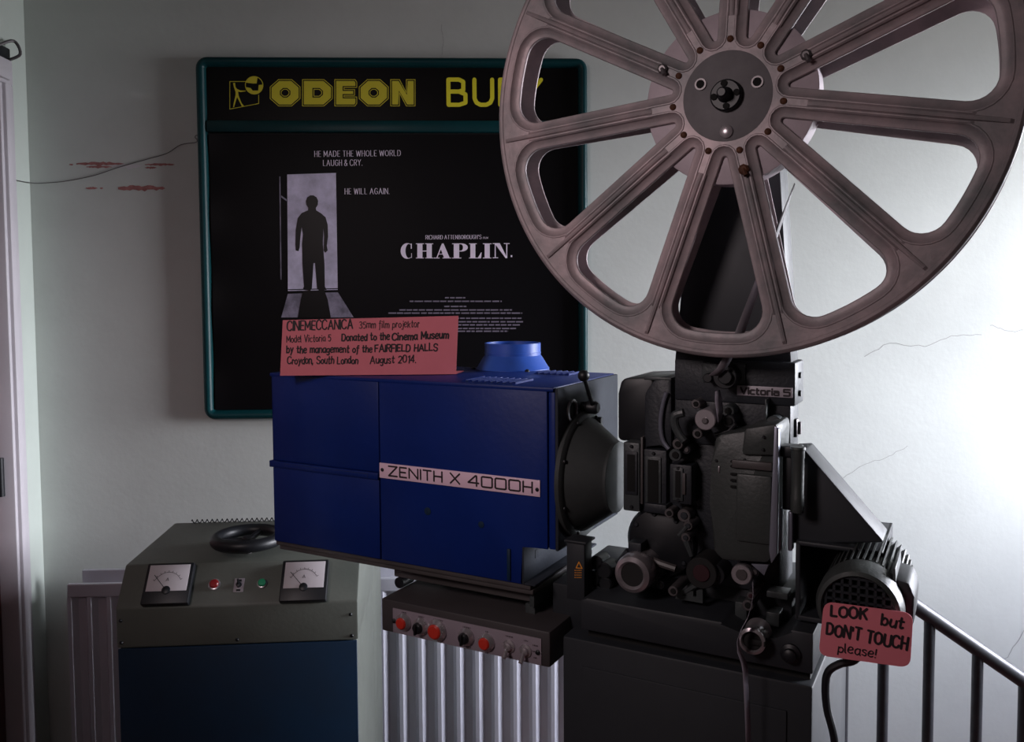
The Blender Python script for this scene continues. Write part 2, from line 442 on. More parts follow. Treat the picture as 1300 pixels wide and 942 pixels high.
# left wall: piers round a doorway
YD1 = ROOM._hit(21, 400, 0, XL).y      # near edge of the architrave against the corner
YD0 = ROOM._hit(3.5, 400, 0, XL).y
DOORTOP = ROOM._hit(14, 112, 0, XL).z
bm = B()
box(bm, (XL-.2, YD1-.01, 0), (XL, WALLY, ZC)); box(bm, (XL-.2, YF, 0), (XL, YD0-.86, ZC), mi=1); box(bm, (XL-.2, YD0-.86, DOORTOP), (XL, YD1-.01, ZC))
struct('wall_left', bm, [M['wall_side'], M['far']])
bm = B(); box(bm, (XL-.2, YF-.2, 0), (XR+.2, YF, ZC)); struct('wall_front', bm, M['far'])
# architrave with moulded profile
def jamb(y0, y1):
    b_ = B()
    box(b_, (XL-.12, y0, 0), (XL+.014, y1, DOORTOP+.0), .004)
    box(b_, (XL-.1, y0+(y1-y0)*.15, 0), (XL+.024, y0+(y1-y0)*.62, DOORTOP), .006)
    return b_
struct('trim_1', jamb(YD0, YD1), M['trim'])
W_ = YD1-YD0
bm = B(); box(bm, (XL-.12, YD0-.86-W_, DOORTOP), (XL+.014, YD1, DOORTOP+W_), .004); box(bm, (XL-.1, YD0-.86-W_*.6, DOORTOP+.01), (XL+.022, YD1-.02, DOORTOP+W_*.6), .006); struct('trim_2', bm, M['trim'])
bm = B(); box(bm, (XL-.12, YD0-.86-W_, 0), (XL+.014, YD0-.86, DOORTOP), .004); struct('trim_3', bm, M['trim'])
bm = B(); box(bm, (XL-.075, YD0-.855, .01), (XL-.03, YD0-.002, DOORTOP-.003), .003)
for z0, z1 in ((.15, .85), (1.0, 1.85)):
    for a, c in ((.1, .4), (.46, .76)): box(bm, (XL-.032, YD0-.86+a, z0), (XL-.024, YD0-.86+c, z1), .004)
door = struct('door_1', bm, M['door'])
p = ROOM._hit(2, 605, 0, XL-.02)
bm = B(); cyl(bm, (XL-.018, YD0-.006, p.z-.05), (XL-.018, YD0-.006, p.z+.05), .009, 12); box(bm, (XL-.03, YD0-.03, p.z-.045), (XL-.022, YD0+.0, p.z+.045))
obj('door_hinge', bm, M['black'], door)
# small dark bracket high on the left wall
p = ROOM._hit(3, 67, 0, XL)
t = thing('wall_bracket', 'small dark metal bracket fixed high on the left wall above the door frame', 'bracket', ROOM, (XL, p.y, p.z))
bm = B(); box(bm, (XL, p.y-.05, p.z-.02), (XL+.01, p.y+.02, p.z+.015), .003); obj('back_plate', bm, M['black'], t)
bm = B(); tube(bm, smooth([(XL+.008, p.y-.03, p.z+.012), (XL+.03, p.y, p.z+.03), (XL+.04, p.y+.01, p.z+.0), (XL+.01, p.y+.012, p.z-.015)], 5), .004, 8); obj('hook', bm, M['steel'], t)
# right wall with the window that lights the room
WY0, WY1, WZ0, WZ1 = WALLY-1.20, WALLY-.12, .92, 2.15
bm = B()
box(bm, (XR, YF, 0), (XR+.2, WY0, ZC)); box(bm, (XR, WY1, 0), (XR+.2, WALLY, ZC)); box(bm, (XR, WY0, 0), (XR+.2, WY1, WZ0)); box(bm, (XR, WY0, WZ1), (XR+.2, WY1, ZC))
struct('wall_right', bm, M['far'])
bm = B()
for a, c in ((WY0, WY0+.05), (WY1-.05, WY1)): box(bm, (XR+.05, a, WZ0), (XR+.11, c, WZ1), .004)
for a, c in ((WZ0, WZ0+.05), (WZ1-.05, WZ1), ((WZ0+WZ1)/2-.02, (WZ0+WZ1)/2+.02)): box(bm, (XR+.05, WY0, a), (XR+.11, WY1, c), .004)
struct('window_1', bm, M['trim'])

# ================================================================== RADIATOR
RZ1 = ROOM.P(130, 737, WALLY-.10).z
RZT = ROOM.P(130, 722, WALLY-.05).z
RX0 = ROOM.P(88, 745, WALLY-.11).x; RX1 = ROOM.P(795, 720, WALLY-.11).x
t = thing('panel_radiator', 'white fluted panel radiator on the back wall behind the machines', 'radiator', ROOM, (0, WALLY-.08, .15))
def rad_panel(y, fl):
    b_ = B(); z0 = .15; z1 = RZ1; pitch = .0515; n = int((RX1-RX0)/pitch); prof = []
    x = RX0
    for i in range(n):
        for dx, dy in ((0, 0), (.010, 0), (.024, .013), (.043, .013)): prof.append((x+i*pitch+dx, y+dy))
    prof.append((RX0+n*pitch, y))
    A = [b_.verts.new((a, c, z0+.03)) for a, c in prof]; C = [b_.verts.new((a, c, z1-.035)) for a, c in prof]
    for i in range(len(prof)-1): b_.faces.new((A[i], A[i+1], C[i+1], C[i]))
    box(b_, (RX0, y-.001, z1-.037), (RX1, y+.014, z1), .004); box(b_, (RX0, y-.001, z0), (RX1, y+.014, z0+.032), .004)
    box(b_, (RX0, y+.0135, z0+.03), (RX1, y+.015, z1-.03))
    return b_
obj('front_panel', rad_panel(WALLY-.125, 1), M['rad'], t, ang=20)
bm = B(); box(bm, (RX0+.01, WALLY-.06, .15), (RX1-.01, WALLY-.045, RZT), .004); obj('rear_panel', bm, M['rad'], t)
for xx in (RX0+.25, RX1-.25):
    bm = B(); box(bm, (xx, WALLY-.05, .2), (xx+.03, WALLY-.0015, RZT-.06)); obj('wall_hanger', bm, M['rad'], t)
bm = B()
for i in range(60): 
    xx = RX0+.03+i*(RX1-RX0-.06)/60; box(bm, (xx, WALLY-.111, .2), (xx+.001, WALLY-.06, RZ1-.02))
obj('convector_fin', bm, M['rad'], t)

# ================================================================== POSTER FRAME
fx0, fx1 = ROOM.P(253, 300, WALLY-.03).x, ROOM.P(746, 300, WALLY-.03).x
fz1 = ROOM.P(400, 72, WALLY-.03).z; fz0 = ROOM.P(264, 533, WALLY-.03).z
ix0, ix1 = fx0+.024, fx1-.024
dz1, dz0 = ROOM.P(300, 152, WALLY-.03).z, ROOM.P(300, 167, WALLY-.03).z
tf = thing('poster_frame', 'large teal poster frame with black header, hung on the back wall', 'poster frame', ROOM, ((fx0+fx1)/2, WALLY-.001, fz0))
def rrect(x0, z0, x1, z1, r, n=6):
    out = []
    for cx, cz, a0 in ((x1-r, z1-r, 0), (x0+r, z1-r, 90), (x0+r, z0+r, 180), (x1-r, z0+r, 270)):
        for k in range(n+1):
            a = math.radians(a0+90*k/n); out.append((cx+r*math.cos(a), cz+r*math.sin(a)))
    return out
def ringloft(bm, secs, mi=0):
    L = [[bm.verts.new(p) for p in s] for s in secs]
    for a, b in zip(L, L[1:]):
        n = len(a)
        for i in range(n): bm.faces.new((a[i], a[(i+1) % n], b[(i+1) % n], b[i])).material_index = mi
bm = B()
def fr(d, y, r): return [(a, WALLY-y, c) for a, c in rrect(fx0+d, fz0+d, fx1-d, fz1-d, r)]
ringloft(bm, [fr(0, .001, .03), fr(0, .024, .03), fr(.003, .030, .027), fr(.009, .033, .021), fr(.018, .030, .012), fr(.023, .022, .007), fr(.024, .008, .006), fr(.024, .001, .006)])
obj('frame_moulding', bm, M['teal'], tf, ang=60)
bm = B(); box(bm, (ix0, WALLY-.026, dz0), (ix1, WALLY-.002, dz1), .004); obj('divider_bar', bm, M['teal'], tf)
bm = B(); box(bm, (ix0, WALLY-.012, dz1), (ix1, WALLY-.002, fz1-.024)); hd = obj('header_panel', bm, M['sign'], tf)
bm = B(); box(bm, (ix0, WALLY-.006, fz0+.024), (ix1, WALLY-.002, dz0)); obj('backing_board', bm, M['blackm'], tf)
bm = B(); k_ = ROOM.P(250, 174, WALLY-.01); torus(bm, (k_.x, WALLY-.01, k_.z), (0, 1, 0), .005, .0012, 20, 6); obj('hanging_ring', bm, M['steel'], tf)
# header lettering
YS = WALLY-.0124
def S(px, py): p = ROOM.P(px, py, YS); return (p.x, p.z)
O_ = Vector((0, YS, 0))
def inset(poly, d):
    n = len(poly); out = []
    area = sum(poly[i][0]*poly[(i+1) % n][1]-poly[(i+1) % n][0]*poly[i][1] for i in range(n))
    sg = 1 if area > 0 else -1
    for i in range(n):
        a, b, c = Vector(poly[i-1]), Vector(poly[i]), Vector(poly[(i+1) % n])
        e1, e2 = (b-a).normalized(), (c-b).normalized()
        n1, n2 = Vector((-e1.y, e1.x))*sg, Vector((-e2.y, e2.x))*sg
        q = (n1+n2); q = q/max(.3, (1+n1.dot(n2))); out.append(tuple(b+q*d))
    return out
def grid(px0, px1, pts, y0=101, y1=134.5):
    return [S(px0+(px1-px0)*a, y1+(y0-y1)*b) for a, b in pts]
ln = .0009; bm = B()
def letter(x0, x1, outer, holes=()):
    o_ = grid(x0, x1, outer); hs = [grid(x0, x1, h) for h in holes]
    ribbon2d(bm, O_, ux, uz, o_, ln, closed=True)
    for h in hs: ribbon2d(bm, O_, ux, uz, h, ln, closed=True)
    # hole loops grow, outer loop shrinks
    fill2d(bm, O_, ux, uz, inset(o_, .0038), [inset(h, -.0038) for h in hs])
octo = lambda a, b, c, d, k: [(a+k, b), (c-k, b), (c, b+k), (c, d-k), (c-k, d), (a+k, d), (a, d-k), (a, b+k)]
for a, b in ((343, 381), (456, 493)):
    letter(a, b, octo(0, 0, 1, 1, .28), [octo(.37, .37, .63, .63, .08)])
letter(384, 422, [(0, 0), (.72, 0), (1, .28), (1, .72), (.72, 1), (0, 1)], [[(.38, .37), (.56, .37), (.64, .45), (.64, .55), (.56, .63), (.38, .63)]])
letter(425, 453, [(0, 0), (.92, 0), (1, .1), (1, .34), (.42, .34), (.42, .40), (.9, .40), (.9, .62), (.42, .62), (.42, .70), (1, .70), (1, .9), (.92, 1), (0, 1)])
letter(496, 527, [(0, 0), (.36, 0), (.36, .5), (.64, 0), (1, 0), (1, 1), (.64, 1), (.64, .5), (.36, 1), (0, 1)])
obj('header_name', bm, M['yellow'], hd); bm = B()
o1 = S(568, 133); 
h_ = S(568, 101)[1]-o1[1]
for ch, xa, xb in (('B', 569.5, 591), ('U', 602.5, 625), ('R', 635, 657), ('Y', 662, 687)):
    gw = G[ch][0]; a = S(xa, 133); b2 = S(xb, 133)
    write(bm, ch, Vector((a[0], YS, a[1])), ux, uz, h_, .0115, width=b2[0]-a[0])
obj('header_town', bm, M['yellow2'], hd); bm = B()
# emblem: leaning figure holding a disc in front of a skewed panel
def SL(x, y): return S(280+x/15.7, 85+y/15.7)
ribbon2d(bm, O_, ux, uz, [SL(500, 290), SL(185, 290), SL(185, 840), SL(760, 730), SL(760, 560)], .0008)
cx_, cz_ = SL(670, 365)
rad_ = SL(845, 365)[0]-cx_
disc = [(cx_+rad_*math.cos(a*PI/16), cz_+rad_*math.sin(a*PI/16)) for a in range(32)]
ribbon2d(bm, O_, ux, uz, disc, .0010, closed=True)
fill2d(bm, O_, ux, uz, [SL(*q) for q in ((505, 310), (560, 230), (640, 190), (740, 195), (720, 330), (640, 330), (560, 320))])
fill2d(bm, O_, ux, uz, [SL(*q) for q in ((500, 400), (600, 420), (640, 470), (750, 470), (760, 360), (840, 350), (830, 450), (760, 530), (670, 545), (580, 520), (520, 460))])
fill2d(bm, O_, ux, uz, [SL(*q) for q in ((250, 320), (290, 318), (300, 400), (330, 440), (400, 470), (500, 472), (500, 486), (400, 500), (350, 490), (360, 570), (420, 720), (470, 780), (430, 795), (360, 660), (330, 600), (300, 700), (270, 800), (250, 805), (260, 730), (300, 560), (300, 500), (265, 400))])
obj('header_emblem', bm, M['yellow'], hd)
# the poster inside the frame
pz1, pz0 = dz0-.004, fz0+.026
px0, px1 = ix0+.004, ix1-.003
YP = WALLY-.010
def sheet_y(x, z):
    tx = (x-px0)/(px1-px0); tz = (z-pz0)/(pz1-pz0)
    e = .0035*math.exp(-tx*28)*(1.1+math.sin(tz*19+1.)) 
    return YP-.0010-e-.0003*math.sin(tx*17+tz*7)
t = thing('film_poster', 'black film poster with lit doorway picture and white title, inside the teal frame', 'poster', ROOM, ((px0+px1)/2, YP, pz0))
bm = B(); nx, nz = 60, 40; V = []
for k in range(nz+1):
    V.append([bm.verts.new((px0+(px1-px0)*i/nx, sheet_y(px0+(px1-px0)*i/nx, pz0+(pz1-pz0)*k/nz), pz0+(pz1-pz0)*k/nz)) for i in range(nx+1)])
for k in range(nz):
    for i in range(nx): bm.faces.new((V[k][i], V[k][i+1], V[k+1][i+1], V[k+1][i]))
edge = [V[0][i] for i in range(nx+1)]+[V[k][nx] for k in range(1, nz+1)]+[V[nz][i] for i in range(nx-1, -1, -1)]+[V[k][0] for k in range(nz-1, 0, -1)]
bk = [bm.verts.new((v.co.x, WALLY-.0065, v.co.z)) for v in edge]
for i in range(len(edge)): bm.faces.new((edge[i], edge[(i+1) % len(edge)], bk[(i+1) % len(edge)], bk[i]))
sheet = obj('paper_sheet', bm, M['poster'], t)
YT = YP-.0018
def Q(px, py, o=0): p = ROOM.P(px, py, YT); return (p.x, p.z)
def OT(k=0): return Vector((0, YT-.0002*k, 0))
bm = B()
def ttext(s, xa, xb, yb, h, pen, thin, serif=0., gap=2.6, slant=0., ws=1., dy=0.):
    a, b3 = Q(xa, yb), Q(xb, yb+dy)
    hh = Q(xa, yb-h)[1]-a[1]
    e = Vector((b3[0]-a[0], 0, b3[1]-a[1])); L = e.length
    write(bm, s, Vector((a[0], YT, a[1])), e/L, uz, hh, pen, width=L, thin=thin, serif=serif, gap=gap, ws=ws, space=5)
ttext("HE MADE THE WHOLE WORLD", 399.5, 508.5, 199, 7.2, .0017, .0008, .0008, 4.4, dy=-1.2)
ttext("LAUGH & CRY.", 410.5, 460, 210.5, 7.2, .0017, .0008, .0008, 4.4, dy=-.6)
ttext("HE WILL AGAIN.", 438, 494.5, 246.5, 7.2, .0017, .0008, .0008, 4.4, dy=-.3)
ttext("RICHARD ATTENBOROUGH'S", 540.5, 611, 303.8, 5.0, .0013, .0006, .0006, 4.2, dy=-.6)
ttext("FILM", 613.5, 619.5, 303.2, 2.4, .0008, .0004, 0, 3)
obj('small_lettering', bm, M['ptext'], t)
# bold title letters with thick stems and hairline serifs
bm = B()
def bold(x0, x1, y0, y1, parts):
    for pl in parts:
        fill2d(bm, OT(), ux, uz, [Q(x0+(x1-x0)*a, y0+(y1-y0)*(1-b)) for a, b in pl])
R_ = lambda a, b, c, d: [(a, b), (c, b), (c, d), (a, d)]
arc = lambda cx, cy, rx, ry, a0, a1, n=14: [(cx+rx*math.cos(math.radians(a0+(a1-a0)*i/n)), cy+ry*math.sin(math.radians(a0+(a1-a0)*i/n))) for i in range(n+1)]
cy0, cy1 = 309, 328
bold(508.6, 525.5, cy0-.4, cy1+.6, [arc(.5, .5, .5, .5, 55, 310, 20)+arc(.62, .5, .26, .45, 300, 62, 20), R_(.76, .64, .84, .97), R_(.80, .06, .84, .36)])
bold(528, 550, cy0, cy1, [R_(.08, 0, .38, 1), R_(.62, 0, .92, 1), R_(.3, .46, .7, .52), R_(0, 0, .46, .05), R_(.54, 0, 1, .05), R_(0, .95, .46, 1), R_(.54, .95, 1, 1)])
bold(550.5, 573, cy0, cy1, [[(.14, 0), (.20, 0), (.5, .85), (.47, 1)], [(.47, 1), (.56, 1), (.92, 0), (.60, 0), (.37, .72)], R_(.26, .26, .66, .31), R_(0, 0, .34, .05), R_(.5, 0, 1, .05)])
bold(574, 594, cy0, cy1, [R_(.1, 0, .45, 1), R_(0, 0, .58, .05), R_(0, .95, .5, 1), [(.4, .95), (.4, 1), (.62, 1)]+arc(.6, .73, .40, .27, 85, -90, 12)+[(.4, .46), (.4, .51), (.55, .52)]+arc(.55, .73, .14, .215, -80, 90, 10)])
bold(595.5, 611.5, cy0, cy1, [R_(.1, 0, .5, 1), R_(0, .95, .62, 1), R_(0, 0, .95, .05), [(.95, 0), (1, .4), (.95, .4), (.7, .05)]])
bold(613, 624, cy0, cy1, [R_(.2, 0, .8, 1), R_(0, 0, 1, .05), R_(0, .95, 1, 1)])
bold(625.5, 647, cy0-.3, cy1-.3, [R_(.12, 0, .18, 1), [(.1, 1), (.42, 1), (.86, 0), (.76, 0)], R_(.80, 0, .86, 1), R_(0, 0, .32, .05), R_(.66, .95, 1, 1), R_(0, .95, .3, 1)])
bold(648.3, 650.4, 324, 326.4, [R_(0, 0, 1, 1)])
obj('title_lettering', bm, M['ptext'], t)
# illegible small print, as broken grey lines
bm = B(); rr = random.Random(3)
for (xa, xb, yy) in ((565, 592, 378), (520, 637, 382.5), (564, 592, 389), (507, 650, 393.5), (493, 663, 397.5), (497, 662, 404), (495, 664, 408.5), (500, 660, 412.5), (505, 655, 417), (515, 645, 420.5)):
    x = xa
    while x < xb:
        w_ = rr.uniform(3, 11)
        x2 = min(xb, x+w_)
        a, b2 = Q(x, yy+.9), Q(x2, yy-.9)
        fill2d(bm, OT(), ux, uz, [(a[0], a[1]), (b2[0], a[1]), (b2[0], b2[1]), (a[0], b2[1])])
        x = x2+rr.uniform(.9, 1.8)
obj('small_print', bm, M['pgrey'], t)
# picture: lit doorway, its light on the floor, plain standing figure
bm = B()
fill2d(bm, OT(), ux, uz, [Q(*p) for p in ((364.6, 221.5), (426.5, 219.5), (428.8, 368), (365.5, 369.5))], mi=0)
fill2d(bm, OT(), ux, uz, [Q(*p) for p in ((365.5, 373), (429, 371), (449, 403), (357, 403))], mi=1)
fill2d(bm, OT(), ux, uz, [Q(*p) for p in ((354.6, 224), (356, 224), (357.5, 355), (356, 355))], mi=1)
fill2d(bm, OT(), ux, uz, [Q(*p) for p in ((357, 248), (364, 253), (364, 255.5), (357, 250.5))], mi=1)
obj('doorway_picture', bm, [M['glow'], M['floorl']], t)
bm = B()
fig = [(394, 248), (398, 248), (402, 250.5), (404, 255), (403.5, 260), (401, 264), (401.5, 267), (408, 271), (413.5, 276), (416, 285), (416.5, 300), (415, 312), (416, 318), (413, 321), (411, 318), (411.5, 300), (410.5, 290), (410, 310), (412, 335), (412.5, 364), (415, 368), (405, 369), (402.5, 366), (400, 334), (398, 334), (396, 366), (394, 369), (384, 368), (386, 364), (384, 335), (383.5, 310), (384.5, 297), (383, 288), (381.5, 300), (380.5, 314), (379, 319), (375.5, 318), (375, 310), (375.5, 292), (378, 277), (383, 270.5), (391, 267), (391.5, 264), (389, 260), (388.5, 255), (390, 250.5)]
fill2d(bm, OT(1), ux, uz, [Q(*p) for p in fig])
fill2d(bm, OT(1), ux, uz, [Q(*p) for p in ((365, 367.2), (429, 365.8), (429, 367), (365, 368.4))])
fill2d(bm, OT(1), ux, uz, [Q(*p) for p in ((385, 369), (412, 369), (416, 380), (420, 403), (378, 403), (382, 380))])
obj('figure_silhouette', bm, M['sign'], t)
# thin wire hung across the wall to the frame
pts = []
for a in ((16, 228),): p = ROOM._hit(*a, 0, XL+.004); pts.append((p.x, p.y, p.z))
p = wallpt(36, 233, .004); pts.append((XL+.012, WALLY-.012, p.z))
for a in ((58, 232.5), (85, 230), (120, 223), (150, 213), (185, 203), (212, 195), (230, 184), (249, 181)):
    p = wallpt(*a, .003); pts.append(tuple(p))
p = wallpt(251, 177, .009); pts.append(tuple(p))
bm = B(); tube(bm, smooth(pts, 5), .0011, 6)
tag(obj('hanging_wire', bm, M['steel'], frame=ROOM, loc=pts[4]), 'thin grey wire sagging across the back wall to the left edge of the poster frame', 'wire')

# ================================================================== RECTIFIER CABINET (left)
CY = 1.62
CAB = Frame(Vector((0, CY, 0)), .035)
zc1 = CAB.P(300, 818, 0).z; a0 = CAB.P(148, 823, 0); a1 = CAB.P(455, 811, 0)
u0, u1 = a0.x, a1.x; uc = (u0+u1)/2
zs0 = CAB.P(300, 768, 0).z                       # foot of the sloping meter panel
vs = .055; zs1 = CAB.P(300, 713, vs).z
vb = CAB.PW(290, 662, zs1).y
t = thing('rectifier_cabinet', 'grey-green rectifier cabinet with two meters and a black handwheel, at the lower left', 'power cabinet', CAB, (uc, vb/2, 0))
prof = [(0, zc1), (0, zs0), (vs, zs1), (vb, zs1), (vb, zc1)]
bm = B(); prism(bm, prof, 'vw', u0, u1, .004); obj('hood', bm, M['green'], t)
bm = B(); box(bm, (u0+.004, .004, .06), (u1-.004, vb, zc1-.001), .003); box(bm, (u0+.02, .02, 0), (u1-.02, vb-.02, .06)); obj('lower_case', bm, M['green'], t)
zr_ = zs1-.095
bm = B(); box(bm, (u0+.03, vb+.0005, .04), (u1-.008, WALLY-.155-CY, zr_), .004); obj('rear_housing', bm, M['green'], t)  # rear section, its hidden depth carried back to block low window light
bm = B(); box(bm, (u0+.003, -.002, .08), (u1-.003, .004, zc1-.001), .001); obj('front_panel', bm, M['blued'], t)
sl = Vector((0, vs, zs1-zs0)).normalized(); nrm = Vector((0, -sl.z, sl.y))
def onslope(px, py, h=0.):
    """point of the sloping panel seen at a pixel"""
    d = CAB.I.to_3x3() @ ray(px, py); o = Vector((0, 0, zs0))+nrm*h
    return CAB.c + d*((o-CAB.c).dot(nrm)/d.dot(nrm))
def sbox(bm, c, w, h, t0, t1, bev=.0, mi=0):
    n0 = len(bm.verts); tmp = B(); box(tmp, (-w/2, -h/2, t0), (w/2, h/2, t1), bev)
    R = Matrix((Vector((1, 0, 0)), sl, nrm)).transposed().to_4x4()
    bmesh.ops.transform(tmp, matrix=Matrix.Translation(c) @ R, verts=tmp.verts)
    me = bpy.data.meshes.new('x'); tmp.to_mesh(me); tmp.free(); k0 = len(bm.faces); bm.from_mesh(me); bpy.data.meshes.remove(me)
    bm.faces.ensure_lookup_table()
    for f in bm.faces[k0:]: f.material_index = mi
EX = Vector((1, 0, 0))
for (cx, cy, ang) in ((215.5, 744, 43), (387.5, 740, 47)):
    c = onslope(cx, cy)
    s_ = CAB.scale(c); w = 58/s_; h = w*.92
    bm = B(); sbox(bm, c, w, h, 0, .016, .003); mb = obj('meter', bm, M['black'], t)
    bm = B(); cc = c+sl*h*.12; sbox(bm, cc, w*.86, h*.64, .0162, .0172, .0004); dial = obj('meter_dial', bm, M['dial'], mb)
    bm = B(); o_ = cc+nrm*.0176-sl*h*.30
    ribbon2d(bm, o_, EX, sl, [(w*.33*math.cos(math.radians(a)), w*.40*math.sin(math.radians(a))) for a in range(35, 150, 6)], .0004)
    for a in range(35, 150, 14):
        ca, sa = math.cos(math.radians(a)), math.sin(math.radians(a))
        ribbon2d(bm, o_, EX, sl, [(w*.33*ca, w*.40*sa), (w*.37*ca, w*.44*sa)], .0004, cap=False)
    write(bm, 'A', o_+EX*-.003+sl*h*.22, EX, sl, .006, .0008)
    obj('dial_scale', bm, M['ink'], mb)
    bm = B(); ribbon2d(bm, o_+nrm*.0003, EX, sl, [(0, 0), (-w*.30, w*.34)], .0006); lathe(bm, o_-nrm*.001, nrm, [(w*.09, 0), (w*.09, .002), (w*.07, .003)], 20); obj('needle', bm, M['black'], mb)
for cx, cy, col, r, nm in ((272.5, 742.5, 'redd', .0085, 'red_push_button'), (333, 741, 'greenb', .0075, 'green_indicator')):
    c = onslope(cx, cy); bm = B(); lathe(bm, c, nrm, [(r*1.3, 0), (r*1.3, .003), (r*1.05, .004)], 24, mi=0); bz = obj(nm, bm, M['chrome'], t)
    bm = B(); lathe(bm, c, nrm, [(r, 0), (r, .007), (r*.8, .009), (0, .0095)], 24); obj('lens', bm, M[col], bz)
c = onslope(303.5, 743); bm = B(); sbox(bm, c, .019, .027, 0, .001, .0004); ip = obj('switch_plate', bm, M['labelg'], t)
bm = B(); lathe(bm, c, nrm, [(.005, 0), (.005, .006), (.003, .007)], 16); tube(bm, [c+nrm*.006, c+nrm*.016+sl*.006], .0018, 8)
for dy_ in (.009, -.010): sbox(bm, c+sl*dy_, .008, .004, .001, .0014)
obj('toggle', bm, M['black'], ip)
for cx, cy in ((153, 788), (154, 816), (301, 812), (445, 780), (446.5, 807)):
    c = CAB.P(cx, cy, 0); bm = B(); lathe(bm, (c.x, 0, c.z), (0, -1, 0), [(.0035, 0), (.0035, .001), (.0022, .0026)], 12); obj('screw', bm, M['black'], t)
# handwheel lying level above the top
c = CAB.PW(315, 683, zs1+.03); s_ = CAB.scale(c); RW = 45/s_
bm = B(); torus(bm, c, (0, 0, 1), RW*.86, .0125, 56, 12)
for a in (75, 195, 315):
    a = math.radians(a); tube(bm, [c+Vector((math.cos(a), math.sin(a), 0))*.006-Vector((0, 0, .004)), c+Vector((math.cos(a), math.sin(a), 0))*RW*.84], .006, 8)
lathe(bm, c-Vector((0, 0, .02)), (0, 0, 1), [(.014, 0), (.014, .02), (.010, .024)], 24)
hw = obj('handwheel', bm, M['black'], t, label='black handwheel')
bm = B(); cyl(bm, (c.x, c.y, zs1-.002), c, .007, 16); obj('shaft', bm, M['steel'], hw)
# coiled wire along the rear top edge
p0_, p1_ = CAB.PW(245, 662, zs1), CAB.PW(348, 660, zs1)
bm = B(); pts = []; N = 36
for i in range(N*10+1):
    tt = i/(N*10); a = 2*PI*i/10; q = Vector((p0_.x+(u1-.01-p0_.x)*tt, vb-.006, zs1+.004)); pts.append(q+Vector((0, .0036*math.cos(a), .0036*math.sin(a))))
tube(bm, pts, .0012, 6); obj('coiled_wire', bm, M['black'], t)

# ================================================================== LAMPHOUSE
LW = PRJ.PU(783, 470, LL+.014).y
UB = LL; UF = LL+.014; zt, zb = LTOP, LTOP-LH
t = thing('projector_lamphouse', 'blue and grey lamphouse with chimney, joined to the projector by a cone', 'lamphouse', PRJ, (UB/2, LW/2, zb))
us = PRJ.P(482, 600, 0).x
cu = PRJ.P(662, 693, 0)
bm = B(); prism(bm, [(.003, zb+.002), (cu.x, zb+.002), (cu.x, cu.z+.001), (UB, cu.z+.001), (UB, zt-.002), (.003, zt-.002)], 'uw', .004, LW-.003, .002); obj('inner_case', bm, M['blued'], t)
zl = PRJ.P(410, 591, 0).z
bm = B(); box(bm, (0, 0, zl-.001), (us-.0008, .006, zt), .003); box(bm, (0, .0, zb), (.006, LW, zt), .003); obj('rear_upper_panel', bm, M['blue'], t)
bm = B(); box(bm, (.001, -.001, zb), (us-.0008, .006, zl-.012), .002); obj('rear_lower_panel', bm, M['blue'], t)
bm = B(); box(bm, (-.004, -.004, zl-.012), (us-.001, .005, zl-.001), .0015); box(bm, (.03, -.0046, zl-.010), (us-.02, -.003, zl-.0035), .0004, mi=1)
box(bm, (-.004, -.004, zl-.012), (.0, LW, zl-.001), .001)
obj('joint_strip', bm, [M['blue'], M['plate']], t)
# door with a cut-out lower front corner
cu = PRJ.P(662, 693, 0)
cv = PRJ.P(645, 735, 0)
bm = B(); prism(bm, [(us+.0008, zb), (cu.x, zb), (cu.x, cu.z), (UB, cu.z), (UB, zt), (us+.0008, zt)], 'uw', 0, .006, .0015)
dr = obj('side_door', bm, M['blue'], t)
for (cx, cy, r_) in ((543, 649, .006), (611, 666, .005)):
    c = PRJ.P(cx, cy, 0); bm = B(); lathe(bm, (c.x, 0, c.z), (0, -1, 0), [(r_, 0), (r_, .0008), (r_*.5, .0012)], 16); obj('door_mark', bm, M['blued'], dr)  # raised dark discs for small marks on the door
a_, b2 = PRJ.P(644, 696, 0), PRJ.P(649, 737, 0)
bm = B(); box(bm, (a_.x, -.003, b2.z), (b2.x, .001, a_.z), .0015); obj('shadow_slot', bm, M['blued'], dr)  # shadow of the slot drawn as a raised dark strip
# name plate
n0, n1, n2 = PRJ.P(482.7, 587, 0), PRJ.P(482.7, 606, 0), PRJ.P(686.5, 632, 0)
bm = B(); box(bm, (n0.x, -.0025, n1.z), (n2.x, 0, n0.z), .0006); npz = obj('name_plate', bm, M['label'], t)
bm = B(); o_ = PRJ.P(493.5, 603.8, -.0028); e_ = PRJ.P(675.5, 626.6, -.0028); hh = PRJ.P(493.5, 591.8, -.0028).z-o_.z
write(bm, "ZENITH X 4000H", Vector((o_.x, -.0028, o_.z)), EX, uz, hh, .0026, width=e_.x-o_.x, glyphs=EXT, ws=1.25, gap=3.6, space=7)
obj('plate_lettering', bm, M['ink'], npz)
for cx, cy in ((485.5, 596.3), (682, 621.5)):
    c = PRJ.P(cx, cy, -.0025); bm = B(); lathe(bm, (c.x, -.0025, c.z), (0, -1, 0), [(.0028, 0), (.0028, .001), (.0015, .002)], 12); obj('screw', bm, M['black'], npz)
